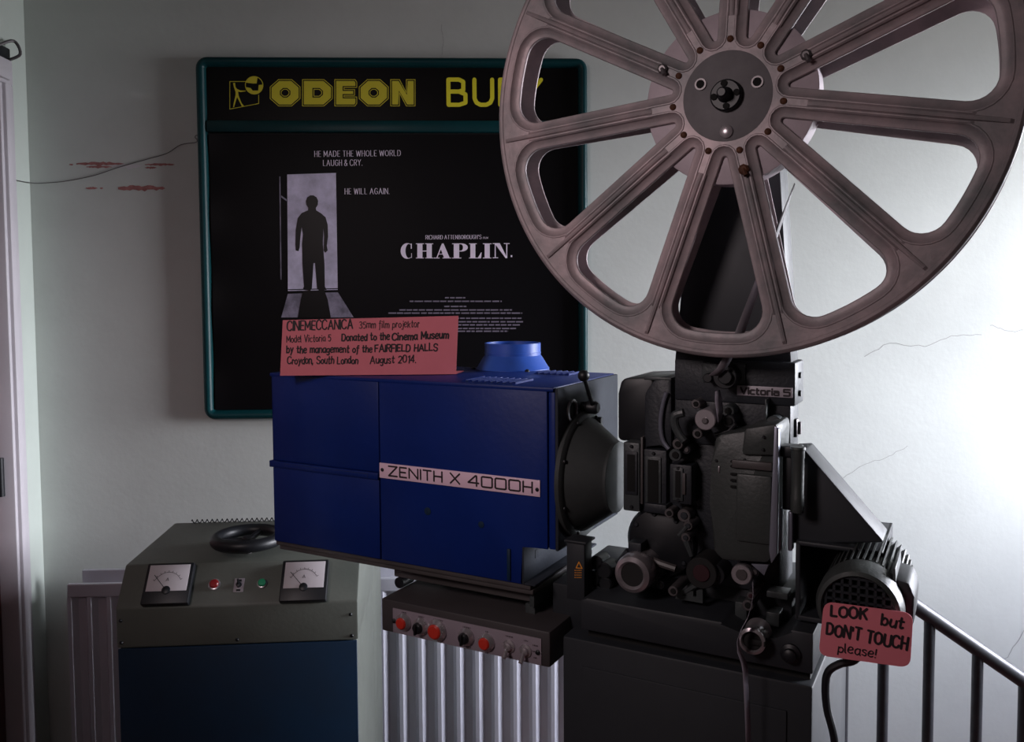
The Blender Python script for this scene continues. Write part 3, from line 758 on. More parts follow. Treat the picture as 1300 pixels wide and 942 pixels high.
# top, with louvres
bm = B(); box(bm, (-.002, -.001, zt-.004), (UB+.010, LW, zt+.002), .0015)
ul0 = PRJ.PW(575, 483, zt).x; 
for i in range(9):
    uu = PRJ.PW(604+i*9.5, 482, zt).x
    prism(bm, [(uu, zt+.001), (uu+.011, zt+.001), (uu+.011, zt+.005), (uu+.009, zt+.0055)], 'uw', .018, .075)
for i in range(6):
    uu = PRJ.PW(705+i*9, 470.5, zt).x
    prism(bm, [(uu, zt+.001), (uu+.010, zt+.001), (uu+.010, zt+.005), (uu+.008, zt+.0055)], 'uw', LW-.065, LW-.02)
for i in range(4):
    box(bm, (.02+i*.045, LW-.03, zt), (.05+i*.045, LW-.012, zt+.003), .001)
obj('louvred_top', bm, M['blue'], t)
# chimney
cc = PRJ.PW(651, 469, zt); s_ = PRJ.scale(cc)
r0, r1 = 45/s_, 35.5/s_; hc = (469-432-3)/s_
bm = B(); lathe(bm, (cc.x, cc.y, zt), (0, 0, 1), [(r0*1.03, 0), (r0*1.03, .003), (r0, .005), (r1*1.09, hc*.42), (r1, hc*.55), (r1, hc*.60), (r1*1.012, hc*.61), (r1*1.012, hc*.66), (r1, hc*.67), (r1, hc), (r1*.93, hc), (r1*.92, .006)], 48, caps=False)
lathe(bm, (cc.x, cc.y, zt+.0062), (0, 0, 1), [(r1*.92, 0), (0, 0)], 48, caps=False)
ch = obj('chimney', bm, M['bluel'], t, label='bright blue chimney collar')
for sx, sy in ((-.8, -.6), (.75, -.66)):
    bm = B(); lathe(bm, (cc.x+sx*r0*1.12, cc.y+sy*r0*1.12, zt+.002), (0, 0, 1), [(.004, 0), (.004, .002), (.002, .004)], 12); obj('screw', bm, M['black'], ch)
# blue return and grey front plate
bm = B(); box(bm, (UB+.0005, .003, cu.z), (UF-.003, LW-.003, zt-.004), .002); obj('front_return', bm, M['blue'], t)
zf0 = cu.z-.001
bm = B(); box(bm, (UF-.003, .002, zf0), (UF+.002, LW, zt+.001), .0015); fp = obj('front_plate', bm, M['plate'], t)
c = PRJ.PU(725.5, 521.5, UF+.002); s_ = PRJ.scale(c)
bm = B(); ring(bm, c, (1, 0, 0), 15/s_, 11.5/s_, 0, .003, 32); pr_ = obj('port_ring', bm, M['chrome'], t)
bm = B(); lathe(bm, c, (1, 0, 0), [(11.5/s_, 0), (11.5/s_, .0008)], 32); obj('port_glass', bm, M['hole'], pr_)
c = PRJ.PU(747, 517, UF+.012)
bm = B(); lathe(bm, (UF+.002, c.y, c.z), (1, 0, 0), [(.008, 0), (.008, .008), (.0095, .010), (.0095, .022), (.007, .026)], 24); lv = obj('lever', bm, M['black'], t)
c2 = PRJ.PU(741, 477, UF+.03); cA = Vector((UF+.02, c.y, c.z))
bm = B(); tube(bm, [cA, (cA+c2)/2, c2], .0032, 10); obj('rod', bm, M['black'], lv)
bm = B(); ball(bm, c2, 7.6/PRJ.scale(c2), 28); obj('ball_knob', bm, M['black'], lv)
c = PRJ.PU(757, 533, UF+.01); bm = B(); cyl(bm, (UF+.002, c.y, c.z), (UF+.016, c.y, c.z), .0022, 10); lathe(bm, (UF+.012, c.y, c.z), (1, 0, 0), [(.0045, 0), (.0055, .003), (.0045, .007)], 10); obj('thumbscrew', bm, M['black'], t)
# the cone towards the gate
AXV = PRJ.PU(738, 602, UF+.002).y
cz = PRJ.PU(738, 601, UF+.002).z
s_ = PRJ.scale((UF, AXV, cz)); rA = 80/s_
tipu = PRJ.P(784, 530, .075).x-.0015; s2 = PRJ.scale((tipu, AXV, cz)); rB = 45/s2
bm = B(); lathe(bm, (UF+.002, AXV, cz), (1, 0, 0), [(rA, 0), (rA, .006), (rA-.004, .009), (rA-.012, .010)], 64); fl = obj('cone_flange', bm, M['cone'], t)
for k in range(8):
    a = 2*PI*(k+.5)/8; bm = B(); lathe(bm, (UF+.011, AXV+(rA-.007)*math.cos(a), cz+(rA-.007)*math.sin(a)), (1, 0, 0), [(.003, 0), (.003, .002), (.0015, .003)], 10); obj('screw', bm, M['black'], fl)
bm = B(); lathe(bm, (UF+.009, AXV, cz), (1, 0, 0), [(rA-.010, 0), (rA-.011, .004), (rB*1.02, tipu-UF-.014), (rB, tipu-UF-.012), (rB, tipu-UF-.009), (rB*.9, tipu-UF-.009), (0, tipu-UF-.009)], 64)
obj('light_cone', bm, M['cone'], t, label='dark grey light cone')
# base frame of the lamphouse
cb = PRJ.P(662, 745, 0)
bm = B(); box(bm, (.0, .004, zb-.008), (cu.x+.012, LW, zb-.0003), .001); box(bm, (.004, .008, zb-.016), (cu.x+.014, LW-.004, zb-.0085), .001); obj('base_plate', bm, M['rail'], t)
# front bracket with slots
bm = B()
box(bm, (cu.x+.0005, .0, zb-.0002), (cu.x+.004, LW-.004, cu.z-.002), .001)
box(bm, (cu.x+.004, .0, zb-.0002), (cu.x+.022, LW-.004, zb+.003), .001)
zh = cu.z-zb
for a_, c_, f_ in ((.035, .085, .62), (.105, .150, .62)):
    box(bm, (cu.x+.004, a_, zb+zh*f_-.006), (cu.x+.0046, c_, zb+zh*f_+.006), .0002, mi=1)
obj('slotted_bracket', bm, [M['plate'], M['hole']], t)

# ================================================================== PINK DESCRIPTION CARD
zk = zt+.0032
cd, cc_ = PRJ.PW(355.5, 477, zk), PRJ.PW(579, 475, zk)
nk = (cc_-cd).cross(uz).normalized()
def onk(qx, qy):
    d = PRJ.I.to_3x3() @ ray(qx, qy); return PRJ.c+d*((cd-PRJ.c).dot(nk)/d.dot(nk))
ca, cb_ = onk(359, 406.5), onk(582, 401)
def card(name, label, corners, lines, parent_loc, th=.0008, rad=.0, fold=None):
    TLc, TRc, BRc, BLc = [Vector(c) for c in corners]
    bm = B()
    mid = (TLc+TRc+BRc+BLc)/4
    ex = ((TRc-TLc)+(BRc-BLc)).normalized(); ey = ((TLc-BLc)+(TRc-BRc)).normalized()
    P2 = [((c-mid).dot(ex), (c-mid).dot(ey)) for c in (BLc, BRc, TRc, TLc)]
    # true perpendicular axes
    ey = (ey-ex*ey.dot(ex)).normalized()
    P2 = [((c-mid).dot(ex), (c-mid).dot(ey)) for c in (BLc, BRc, TRc, TLc)]
    if rad:
        out = []
        for i in range(4):
            a, b, c = Vector(P2[i-1]), Vector(P2[i]), Vector(P2[(i+1) % 4])
            d1, d2 = (a-b).normalized(), (c-b).normalized()
            cen = b+(d1+d2)*rad
            for k in range(7):
                f = k/6; q = (b+d1*rad)*(1-f)**2+b*2*f*(1-f)+(b+d2*rad)*f*f
                out.append(tuple(q))
        P2 = out
    n = ex.cross(ey)
    if n.y > 0: n = -n
    fill2d(bm, mid, ex, ey, P2, n=-n, t=th)
    if fold:
        # lower leaf folded back along the bottom edge, lying on the lamphouse
        bk_ = -n*fold; bk_.z = 0
        for h_, fl_ in ((0, 0), (th, 1)):
            V = [bm.verts.new(p+Vector((0, 0, h_))) for p in (BLc+ex*.004, BRc, BRc+ex*.012+bk_, BLc+ex*.016+bk_)]
            bm.faces.new(V if not fl_ else V[::-1])
    root = thing(name, label, 'card', PRJ, parent_loc)
    obj('card_sheet', bm, M['pink'], root)
    bm = B()
    for ln_ in lines:
        s, ax, ay, bx, by, h, pen = ln_[:7]
        def hit(qx, qy):
            d = PRJ.I.to_3x3() @ ray(qx, qy); return PRJ.c+d*((mid-PRJ.c).dot(n)/d.dot(n))
        A_, B_ = hit(ax, ay)+n*.0005, hit(bx, by)+n*.0005
        e = B_-A_; L = e.length; e = e/L; up = n.cross(e); up = up if up.z > 0 else -up
        hh = h/PRJ.scale(A_)
        write(bm, s, A_, e, up, hh, pen, width=L, jit=.6, slant=.10, gap=3.2, space=6.5)
    obj('handwriting', bm, M['ink'], root)
    return root
card('description_card', 'wide pink handwritten card standing on top of the blue lamphouse', (ca, cb_, cc_, cd), [
    ("CINEMECCANICA", 364.5, 419.2, 447.5, 417.5, 11.5, .0021), ("35mm film projektor", 456, 416.5, 532, 415.2, 8.5, .0012),
    ("Model Victoria 5", 364, 434.6, 420, 433, 8.5, .0012), ("Donated to the", 434, 433, 494, 431, 8.5, .0021), ("Cinema Museum", 498, 431.5, 569, 429.5, 8.8, .0024),
    ("by the management of the", 364, 448, 472, 447, 8.5, .0020), ("FAIRFIELD HALLS", 476, 446.8, 555, 445, 8.8, .0021),
    ("Croydon, South London", 365, 462, 454, 461.5, 8.8, .0018), ("August 2014.", 470, 461.5, 528, 460, 8.8, .0018)],
    tuple(cd), fold=.05)

# ================================================================== FILM REEL
RC = PRJ.P(923, 122, -.022); RVF = -.022
RR = 0.3514*(PRJ.scale((RC.x, 0, RC.z)))**0
RR = 340/PRJ.scale(RC)*1.0
RR = 0.3514*depth_of(PRJ.M @ RC)/1.148
t = thing('film_reel', 'big eleven-spoked aluminium film reel on top of the projector', 'film reel', PRJ, (RC.x, RVF, RC.z))
NS = 11; A0 = math.radians(90-3)
def window(k, d, rot=0.):
    """outline of opening k grown outwards by d (fractions of the radius)"""
    phi = A0-PI/NS-2*PI*k/NS+rot; hw_ = .056-d; Ro = .905+d; rc = .085+d; ra = .010+d
    s_a = math.sin(PI/NS)
    ap = (hw_+ra)/s_a
    # outer corner centres: on circle Ro-rc, distance hw_+rc from the spoke axis
    q = PI/NS-math.asin((hw_+rc)/(Ro-rc)); n = 7; pts = []
    def arcp(cx, cy, r, a0, a1, m_):
        for i in range(m_+1):
            a = a0+(a1-a0)*i/m_; pts.append((cx+r*math.cos(a), cy+r*math.sin(a)))
    # local frame: x along phi; corner A at +q, B at -q
    cA = ((Ro-rc)*math.cos(q), (Ro-rc)*math.sin(q)); cB = (cA[0], -cA[1])
    s0 = PI/NS+PI/2                                       # normal of the upper side
    arcp(ap, 0, ra, -s0, -s0+2*(s0-PI), 4) if False else None
    # apex arc goes round the back (from lower side normal to upper side normal through pi)
    arcp(ap, 0, ra, s0, 2*PI-s0, 6)
    arcp(cB[0], cB[1], rc, -s0, -q, n)
    arcp(0, 0, Ro, -q, q, 8)
    arcp(cA[0], cA[1], rc, q, s0, n)
    out = []
    for p in pts:
        if not out or (abs(out[-1][0]-p[0])+abs(out[-1][1]-p[1])) > 1e-4: out.append(p)
    if (abs(out[-1][0]-out[0][0])+abs(out[-1][1]-out[0][1])) < 1e-4: out.pop()
    c, s = math.cos(phi), math.sin(phi)
    return [((x*c-y*s)*RR, (x*s+y*c)*RR) for x, y in out]
def flange(v0, sgn, rot=0.):
    """a cast flange; v0 is its front plane, sgn=+1 has the thickness going away"""
    bm = B(); e3 = Vector((0, 1, 0))*sgn
    o_ = Vector((RC.x, v0, RC.z))
    n = 176
    circ = lambda r: [(RR*r*math.cos(2*PI*i/n), RR*r*math.sin(2*PI*i/n)) for i in range(n)]
    W0 = [window(k, .044, rot) for k in range(NS)]
    fill2d(bm, o_, EX, uz, circ(.972), W0)
    steps = [(.044, 0), (.041, -.0010), (.037, -.0010), (.033, .0016), (.025, .0040), (.012, .0052), (.003, .0058), (.0, .0072), (.0, .0095), (.044, .0095)]
    for k in range(NS):
        L = [[bm.verts.new(o_+EX*a+uz*b+e3*z) for a, b in window(k, d, rot)] for d, z in steps]
        for A_, B_ in zip(L, L[1:]):
            m_ = len(A_)
            for i in range(m_): bm.faces.new((A_[i], A_[(i+1) % m_], B_[(i+1) % m_], B_[i]))
    prof = [(.972, 0), (.975, -.001), (.985, -.001), (.996, .0015), (1., .004), (1., .009), (.985, .0115), (.975, .0115), (.972, .0095)]
    L = [[bm.verts.new(o_+EX*a+uz*b+e3*z) for a, b in circ(r)] for r, z in prof]
    for A_, B_ in zip(L, L[1:]):
        for i in range(n): bm.faces.new((A_[i], A_[(i+1) % n], B_[(i+1) % n], B_[i]))
    fill2d(bm, o_+e3*.0095, EX, uz, circ(.972), W0)
    bmesh.ops.remove_doubles(bm, verts=bm.verts, dist=1e-5)
    # ridge along each spoke
    for k in range(NS):
        a = A0-2*PI*k/NS+rot; d = Vector((math.cos(a), 0, math.sin(a))); s = Vector((-math.sin(a), 0, math.cos(a)))
        pr = [(-.0075, 0), (-.0055, -.0022), (-.0045, -.0022), (-.0032, -.0005), (-.0022, -.0028), (0, -.0038), (.0022, -.0028), (.0032, -.0005), (.0045, -.0022), (.0055, -.0022), (.0075, 0)]
        A_, B_ = [], []
        for b, z in pr:
            tail = .955 if abs(b) < .003 else .84
            A_.append(bm.verts.new(o_+d*RR*.30+s*b+e3*(z*.2)))
            B_.append((b, z, tail))
        mid = [bm.verts.new(o_+d*RR*.36+s*b+e3*z) for b, z in pr]
        C_ = [bm.verts.new(o_+d*RR*(tl)+s*b+e3*z) for b, z, tl in B_]
        for X_, Y_ in ((A_, mid), (mid, C_)):
            for i in range(len(pr)-1): bm.faces.new((X_[i], X_[i+1], Y_[i+1], Y_[i]))
        end = [bm.verts.new(v.co+d*.004-Vector((0, (v.co-o_).y, 0))) for v in C_]
        for i in range(len(pr)-1): bm.faces.new((C_[i], C_[i+1], end[i+1], end[i]))
    return bm
obj('front_flange', flange(RVF, 1), M['alu'], t, ang=28)
obj('rear_flange', flange(RVF+.058, -1, math.radians(-1.2)), M['alu'], t, ang=28)
bm = B(); lathe(bm, (RC.x, RVF+.0105, RC.z), (0, 1, 0), [(RR*.325, 0), (RR*.330, .0008), (RR*.330, .034), (RR*.325, .035)], 96)
obj('core_disc', bm, M['alud'], t)

bm = B(); lathe(bm, (RC.x, RVF, RC.z), (0, -1, 0), [(RR*.172, 0), (RR*.168, .0006), (0, .0006)], 64); obj('hub_plate', bm, M['boss'], t)
bm = B(); lathe(bm, (RC.x, RVF-.0007, RC.z), (0, -1, 0), [(RR*.060, 0), (RR*.060, .006), (RR*.054, .008), (RR*.03, .008), (RR*.026, .010), (RR*.02, .024), (RR*.014, .026)], 40)
sp = obj('spindle', bm, M['black'], t)
for k in range(4):
    a = PI/2*k+.1; bm = B(); lathe(bm, (RC.x+RR*.043*math.cos(a), RVF-.0097, RC.z+RR*.043*math.sin(a)), (0, -1, 0), [(.004, 0), (.004, .0006), (.0025, .0007)], 14); obj('screw', bm, M['hole'], sp)
for px_, py_ in ((889.3, 107), (961.5, 104)):
    c = PRJ.P(px_, py_, RVF-.0017); bm = B(); ring(bm, (c.x, RVF-.0017, c.z), (0, -1, 0), .0072, .0052, 0, .0010, 28); rg = obj('hub_hole', bm, M['steel'], t)
    bm = B(); lathe(bm, (c.x, RVF-.0017, c.z), (0, -1, 0), [(.0055, 0), (.0055, .0005)], 24); obj('opening', bm, M['hole'], rg)
c = PRJ.P(922, 167, RVF-.0017); bm = B(); lathe(bm, (c.x, RVF-.0017, c.z), (0, -1, 0), [(.0082, 0), (.0078, .0015), (.004, .003), (0, .0034)], 28); obj('hub_button', bm, M['chrome'], t)
for k in range(NS):
    a = A0-2*PI*k/NS; rr_ = RR*.213
    bm = B(); lathe(bm, (RC.x+rr_*math.cos(a), RVF, RC.z+rr_*math.sin(a)), (0, -1, 0), [(.0042, 0), (.004, .0015), (.002, .0030), (0, .0032)], 12); obj('rivet', bm, M['rust'], t)
for k, rf in ((2, .31), (9, .285), (5, .29)):
    a = A0-2*PI*k/NS; bm = B(); q = Vector((RC.x+RR*rf*math.cos(a), RVF-.001, RC.z+RR*rf*math.sin(a)))
    lathe(bm, q, (0, -1, 0), [(.0065, 0), (.0065, .003), (.004, .005)], 8); cyl(bm, q+Vector((0, -.003, 0)), q+Vector((.004, -.006, -.008)), .003, 8)
    obj('clamp_screw', bm, M['rust'] if k == 5 else M['steel'], t)

# ================================================================== PROJECTOR
VH = .055         # face of the head
t = thing('film_projector', 'dark grey cinema projector head on its pedestal, with motor and switch box', 'projector', PRJ, (PRJ.P(900, 700, .15).x, .15, 0))
def bxp(bm, x0, y0, x1, y1, v0, v1, bev=.002, mi=0):
    xm, ym = (x0+x1)/2, (y0+y1)/2
    a, b = PRJ.P(x0, ym, v0), PRJ.P(x1, ym, v0); c, d = PRJ.P(xm, y0, v0), PRJ.P(xm, y1, v0)
    box(bm, (a.x, v0, d.z), (b.x, v1, c.z), bev, mi=mi)
def disc_(bm, px_, py_, rpx, v0, v1, bev=.001, seg=28, mi=0):
    c = PRJ.P(px_, py_, v0); r = rpx/PRJ.scale(c)
    lathe(bm, (c.x, v0, c.z), (0, 1, 0), [(r-bev, 0), (r, bev), (r, abs(v1-v0)-bev), (r-bev, abs(v1-v0))], seg, mi)
    return c, r
def poly(pts, v): 
    q = [PRJ.P(x, y, v) for x, y in pts]; return [(a.x, a.z) for a in q]
# arm carrying the reel
VA = .060
bm = B(); prism(bm, poly([(880, 195), (990, 205), (1005, 462), (856, 462)], VA), 'uw', VA, VA+.050, .003); obj('reel_arm', bm, M['base'], t)
bm = B(); cyl(bm, (RC.x, RVF+.0600, RC.z), (RC.x, VA+.02, RC.z), .012, 20); obj('reel_shaft', bm, M['steel'], t)
bm = B(); lathe(bm, (RC.x, VA-.010, RC.z), (0, 1, 0), [(.04, 0), (.045, .006), (.045, .05)], 40); obj('shaft_bearing', bm, M['base'], t)
# head block
bm = B(); bxp(bm, 856, 458, 1010, 512, VH-.004, VH+.055, .003); bxp(bm, 856, 505, 1004, 568, VH, VH+.055, .003); bxp(bm, 852, 540, 990, 745, VH+.004, VH+.10, .003)
hb = obj('head_case', bm, M['hammerd'], t)
for py_ in (476, 499):
    c = PRJ.P(1009, py_, VH+.02); e = PRJ.P(1007, py_, VH-.004); bm = B(); cyl(bm, (e.x-.001, VH+.02, c.z), (e.x+.006, VH+.02, c.z), .004, 12); obj('side_screw', bm, M['black'], hb)
bm = B(); e = PRJ.P(1002, 535, VH); c = PRJ.P(1013, 543, VH+.03)
box(bm, (e.x, VH+.022, c.z-.012), (e.x+.006, VH+.036, c.z+.012), .002); cyl(bm, (e.x+.006, VH+.03, c.z-.008), (e.x+.006, VH+.03, c.z+.008), .004, 12); obj('side_catch', bm, M['steel'], hb)
# name plate
n0, n1 = PRJ.P(936, 489, VH-.004), PRJ.P(1006.5, 503, VH-.004); n2 = PRJ.P(936, 501.5, VH-.004)
bm = B(); box(bm, (n0.x, VH-.006, n2.z), (n1.x, VH-.004, n0.z), .0004); vp = obj('name_plate', bm, M['labelg'], t)
bm = B(); o_ = PRJ.P(940.5, 499.6, VH-.0065); e_ = PRJ.P(1002.5, 501.5, VH-.0065); hh = 7.6/PRJ.scale(o_)
write(bm, "Victoria 5", Vector((o_.x, VH-.0065, o_.z)), EX, uz, hh, .0023, width=e_.x-o_.x, glyphs=EXT, ws=1.25, gap=4.2, space=6)
obj('plate_lettering', bm, M['ink'], vp)
# upper roller under the reel rim
bm = B(); bxp(bm, 891, 461, 946, 486, VH-.008, VH-.002, .001); up_ = obj('roller_mount', bm, M['hammer'], t)
bm = B(); disc_(bm, 920, 479, 15, .02, VH-.006); disc_(bm, 898, 480, 6, .03, VH-.006); disc_(bm, 920, 479, 9, .012, .03); obj('feed_roller', bm, M['black'], up_)
bm = B(); disc_(bm, 938.5, 479.5, 2.2, VH-.012, VH-.006, .0004, 10); obj('screw', bm, M['hole'], up_)
# chrome-faced sprocket
bm = B(); c, r = disc_(bm, 895, 533, 13.5, -.005, VH); disc_(bm, 898, 529, 10, .0, VH); sk = obj('sprocket', bm, M['chrome'], t)
bm = B(); disc_(bm, 894.5, 534.5, 4, -.008, -.003, .001); obj('sprocket_nut', bm, M['steel'], sk)
# rollers, arms and levers of the film path
def roller(px_, py_, r_, v0, v1, mm='steel', mm2='black', nm='roller'):
    bm = B(); c, r = disc_(bm, px_, py_, r_, v0, v1, .001, 24); o_ = obj(nm, bm, M[mm], t)
    if mm2:
        bm = B(); disc_(bm, px_, py_, r_*.55, v0-.002, v0+.004, .0006, 18); obj('roller_cap', bm, M[mm2], o_)
    return o_
roller(925, 535, 8.5, .02, VH, 'black', 'hole'); roller(924, 522, 8, .03, VH, 'hammer', 'hole')
roller(883, 513, 6, .03, VH, 'steel', 'hole'); roller(885, 551, 6.5, .015, VH, 'steel', 'hole')
roller(860, 564, 7, .02, VH, 'steel', 'hole'); roller(871, 571, 6, .03, VH, 'black', 'steel')
roller(857, 578, 8, .02, VH, 'hammer', 'hole'); roller(868, 655, 8.5, .03, VH, 'steel', 'hammerd')
roller(873, 668, 6, .02, VH, 'steel', 'hammerd'); roller(870, 683, 6, .015, VH, 'steel', 'hammerd')
roller(849, 652, 6, .03, VH, 'steel', 'hole'); roller(838, 743, 5.5, .02, VH, 'black', 'hole')
roller(854, 751, 6.5, .0, VH, 'steel', 'hole'); roller(890, 728, 20, .01, VH, 'blackm', 'maroon', 'drive_drum')
roller(906, 730, 14, .02, VH, 'black', 'steel', 'drive_roller')
bm = B(); pts = [PRJ.P(x, y, .02) for x, y in ((868, 524), (858, 527), (856, 536), (861, 549), (869, 560))]
tube(bm, smooth(pts, 6), [.0062-.0015*abs(i/24-.3) for i in range(25)], 10); obj('guide_arm', bm, M['hammer'], t)
bm = B(); tube(bm, [PRJ.P(872, 668, .02), PRJ.P(862, 680, .02)], .003, 8); tube(bm, [PRJ.P(871, 686, .018), PRJ.P(875, 697, .018), PRJ.P(878, 706, .018)], [.005, .004, .003], 8); obj('tension_lever', bm, M['hammer'], t)
bm = B(); tube(bm, [PRJ.P(908, 552, .02), PRJ.P(925, 548, .02), PRJ.P(934, 538, .02)], .003, 8); obj('pad_arm', bm, M['black'], t)
# lower bracket plate
bm = B(); q = [(858, 760), (892, 766), (892, 748), (884, 750), (884, 758), (866, 756), (884, 745), (880, 742), (858, 755)]
fill2d(bm, Vector((0, .02, 0)), EX, uz, poly(q, .02), n=Vector((0, 1, 0)), t=.004); cc2 = PRJ.P(875, 755, .024); box(bm, (cc2.x-.006, .022, cc2.z-.006), (cc2.x+.006, VH+.004, cc2.z+.006)); obj('lower_bracket', bm, M['hammer'], t)
# gate and shutter housing
bm = B(); prism(bm, poly([(788, 484), (793, 480), (832, 479), (836, 560), (788, 560), (784, 556), (784, 500)], .075), 'uw', .075, .19, .004); obj('shutter_case', bm, M['black'], t)
bm = B()
q = poly([(818, 500), (828, 484), (838, 478.5), (852, 479), (853, 575), (846, 572), (840, 560), (817, 573)], .05)
prism(bm, q, 'uw', .05, .12, .004)
sc_ = obj('shutter_cover', bm, M['hammerd'], t)
a = PRJ.P(843, 512, .048)
bm = B(); pts = [PRJ.P(x, y, .045) for x, y in ((846, 498), (842, 512), (839, 530), (839, 547), (842, 560), (849, 570))]
tube(bm, smooth(pts, 5), .0030, 10); obj('highlight_edge', bm, M['bluesteel'], sc_)  # pale steel tube drawing the highlight along the cover
bm = B(); bxp(bm, 817, 479, 852, 483, .05, .14, .001); obj('top_lip', bm, M['hammer'], sc_)
# aperture plates with slots
def slotplate(x0, y0, x1, y1, v0, sx0, sy0, sx1, sy1, nm, mm):
    bm = B(); bxp(bm, x0, y0, x1, y1, v0, v0+.05, .002); o_ = obj(nm, bm, M[mm], t)
    bm = B()
    bxp(bm, sx0-3, sy0-4, sx1+3, sy1+4, v0-.0025, v0, .001); obj('slot_frame', bm, M['hammer' if mm == 'hammerd' else 'hammerd'], o_)
    bm = B(); bxp(bm, sx0, sy0, sx1, sy1, v0-.003, v0-.0005, .0005); obj('slot', bm, M['hole'], o_)
    bm = B()
    for yy in (y0+5, y1-5): disc_(bm, (sx0+sx1)/2, yy, 2.2, v0-.003, v0, .0005, 10)
    obj('screw', bm, M['black'], o_)
slotplate(791, 562, 812, 649, .05, 796, 577, 806, 624, 'aperture_plate', 'hammer')
slotplate(817, 571, 846, 652, .045, 822, 584, 836, 640, 'gate_plate', 'hammerd')
bm = B(); bxp(bm, 813, 555, 816, 640, .043, .06, .0008); obj('gate_edge', bm, M['rail'], t)
slotplate(850, 590, 878, 640, .03, 857, 598, 864, 632, 'lens_clamp', 'hammerd')
bm = B(); bxp(bm, 866, 601, 870, 628, .027, .03, .0005); obj('clamp_strip', bm, M['rail'], t)
bm = B(); bxp(bm, 818, 640, 846, 652, .035, .06, .002); obj('gate_foot', bm, M['hammerd'], t)
# round black intermittent case
bm = B(); c = PRJ.P(838, 690, .05); r = 47/PRJ.scale(c)
lathe(bm, (c.x, .05, c.z), (0, 1, 0), [(0, -.006), (r*.5, -.004), (r*.9, .002), (r, .010), (r, .08)], 48); ic = obj('intermittent_case', bm, M['black'], t)
bm = B()
for k in range(8):
    a = 2*PI*k/8+.2; lathe(bm, (c.x+r*.8*math.cos(a), .051, c.z+r*.8*math.sin(a)), (0, -1, 0), [(.003, 0), (.003, .003), (.002, .004)], 8)
obj('case_screw', bm, M['hammerd'], ic)
# chrome inching knob
bm = B(); c = PRJ.P(801, 731, -.012); r = 25/PRJ.scale(c)
lathe(bm, (c.x, -.012, c.z), (0, 1, 0), [(r*.60, .004), (r*.72, .0), (r*.92, .004), (r, .012), (r, .026), (r*.9, .032), (r*.86, .07)], 48, caps=False)
kb = obj('inching_knob', bm, M['chrome'], t, label='chrome ring knob with dark centre')
bm = B(); lathe(bm, (c.x, -.012, c.z), (0, 1, 0), [(r*.62, .005), (r*.62, .02)], 40); obj('knob_centre', bm, M['blackm'], kb)
bm = B(); bxp(bm, 797, 689, 814, 702, .02, .05, .002); tube(bm, [PRJ.P(799, 700, .03), PRJ.P(786, 716, .03)], .006, 8); obj('knob_bracket', bm, M['hammerd'], t)
bm = B(); tube(bm, [PRJ.P(815, 706, .03), PRJ.P(840, 716, .03), PRJ.P(858, 722, .03)], .005, 8); obj('link_rod', bm, M['rail'], t)
# lens turret drum
cD = PRJ.P(945, 628, .02)
bm = B(); q = [(907, 556), (915, 551), (985, 541), (989, 545), (986, 700), (975, 716), (916, 712), (905, 700), (901, 640), (903, 590)]
prism(bm, poly(q, -.01), 'uw', -.01, VH, .006); dm = obj('lens_turret', bm, M['cover'], t, label='green-grey turret cover')
bm = B(); prism(bm, poly([(945, 544), (986, 538), (989, 548), (987, 579), (941, 578)], -.018), 'uw', -.018, VH, .004); obj('turret_cap', bm, M['cover'], dm)
bm = B(); bxp(bm, 929, 586, 980, 596, -.016, .02, .001); obj('brass_band', bm, M['rail'], dm)
bm = B()
for yy in (585, 591, 601, 609, 617): bxp(bm, 927, yy, 935, yy+2.6, -.0135, .0, .0004)
obj('vent_slot', bm, M['hole'], dm)
bm = B(); bxp(bm, 934, 603, 979, 690, -.014, .02, .003); obj('turret_door', bm, M['cover'], dm)
bm = B()
for a_, b_ in ((909, 585), (945, 584), (969, 555), (968, 571)): disc_(bm, a_, b_, 1.8, -.022 if b_ < 580 else -.012, .0, .0004, 10)
obj('screw', bm, M['black'], dm)
bm = B(); bxp(bm, 911.5, 592, 913.5, 600, -.0115, -.008, .0004); obj('bright_clip', bm, M['chrome'], dm)
bm = B(); prism(bm, poly([(983, 541), (989, 545), (986, 705), (979, 716), (976, 700)], -.019), 'uw', -.019, -.008, .001); obj('polished_edge', bm, M['bluesteel'], dm)
bm = B(); bxp(bm, 971, 507, 973, 536, .03, VH+.01, .0006); obj('thin_rod', bm, M['hammer'], t)
bm = B(); disc_(bm, 982, 538, 10, .03, VH+.01); obj('top_knob', bm, M['hammer'], t)
# focusing handle at the right of the turret
bm = B()
bxp(bm, 988, 567, 1016, 581, -.005, .02, .002)
bxp(bm, 993, 580, 1008, 648, .0, .022, .002)
obj('handle_bracket', bm, M['black'], t)
a, b = PRJ.P(1013, 567, -.01), PRJ.P(1011, 650, -.01)
bm = B(); r = 8.5/PRJ.scale(a)
lathe(bm, (a.x, -.01, b.z), (0, 0, 1), [(r*.92, 0), (r, .003), (r, .02), (r*.93, .0215), (r*.93, .065), (r, .067), (r, a.z-b.z-.004), (r*1.15, a.z-b.z-.003), (r*1.1, a.z-b.z)], 32)
obj('focus_handle', bm, M['cover'], t)
bm = B(); bxp(bm, 985, 645, 992, 700, .005, .02, .003); bxp(bm, 1000, 650, 1006, 700, .005, .02, .002); obj('bright_post', bm, M['bluesteel'], t)
bm = B(); prism(bm, poly([(953, 716), (976, 717), (970, 731)], .0), 'uw', .0, .006, .0008); obj('film_deflector', bm, M['bluesteel'], t)
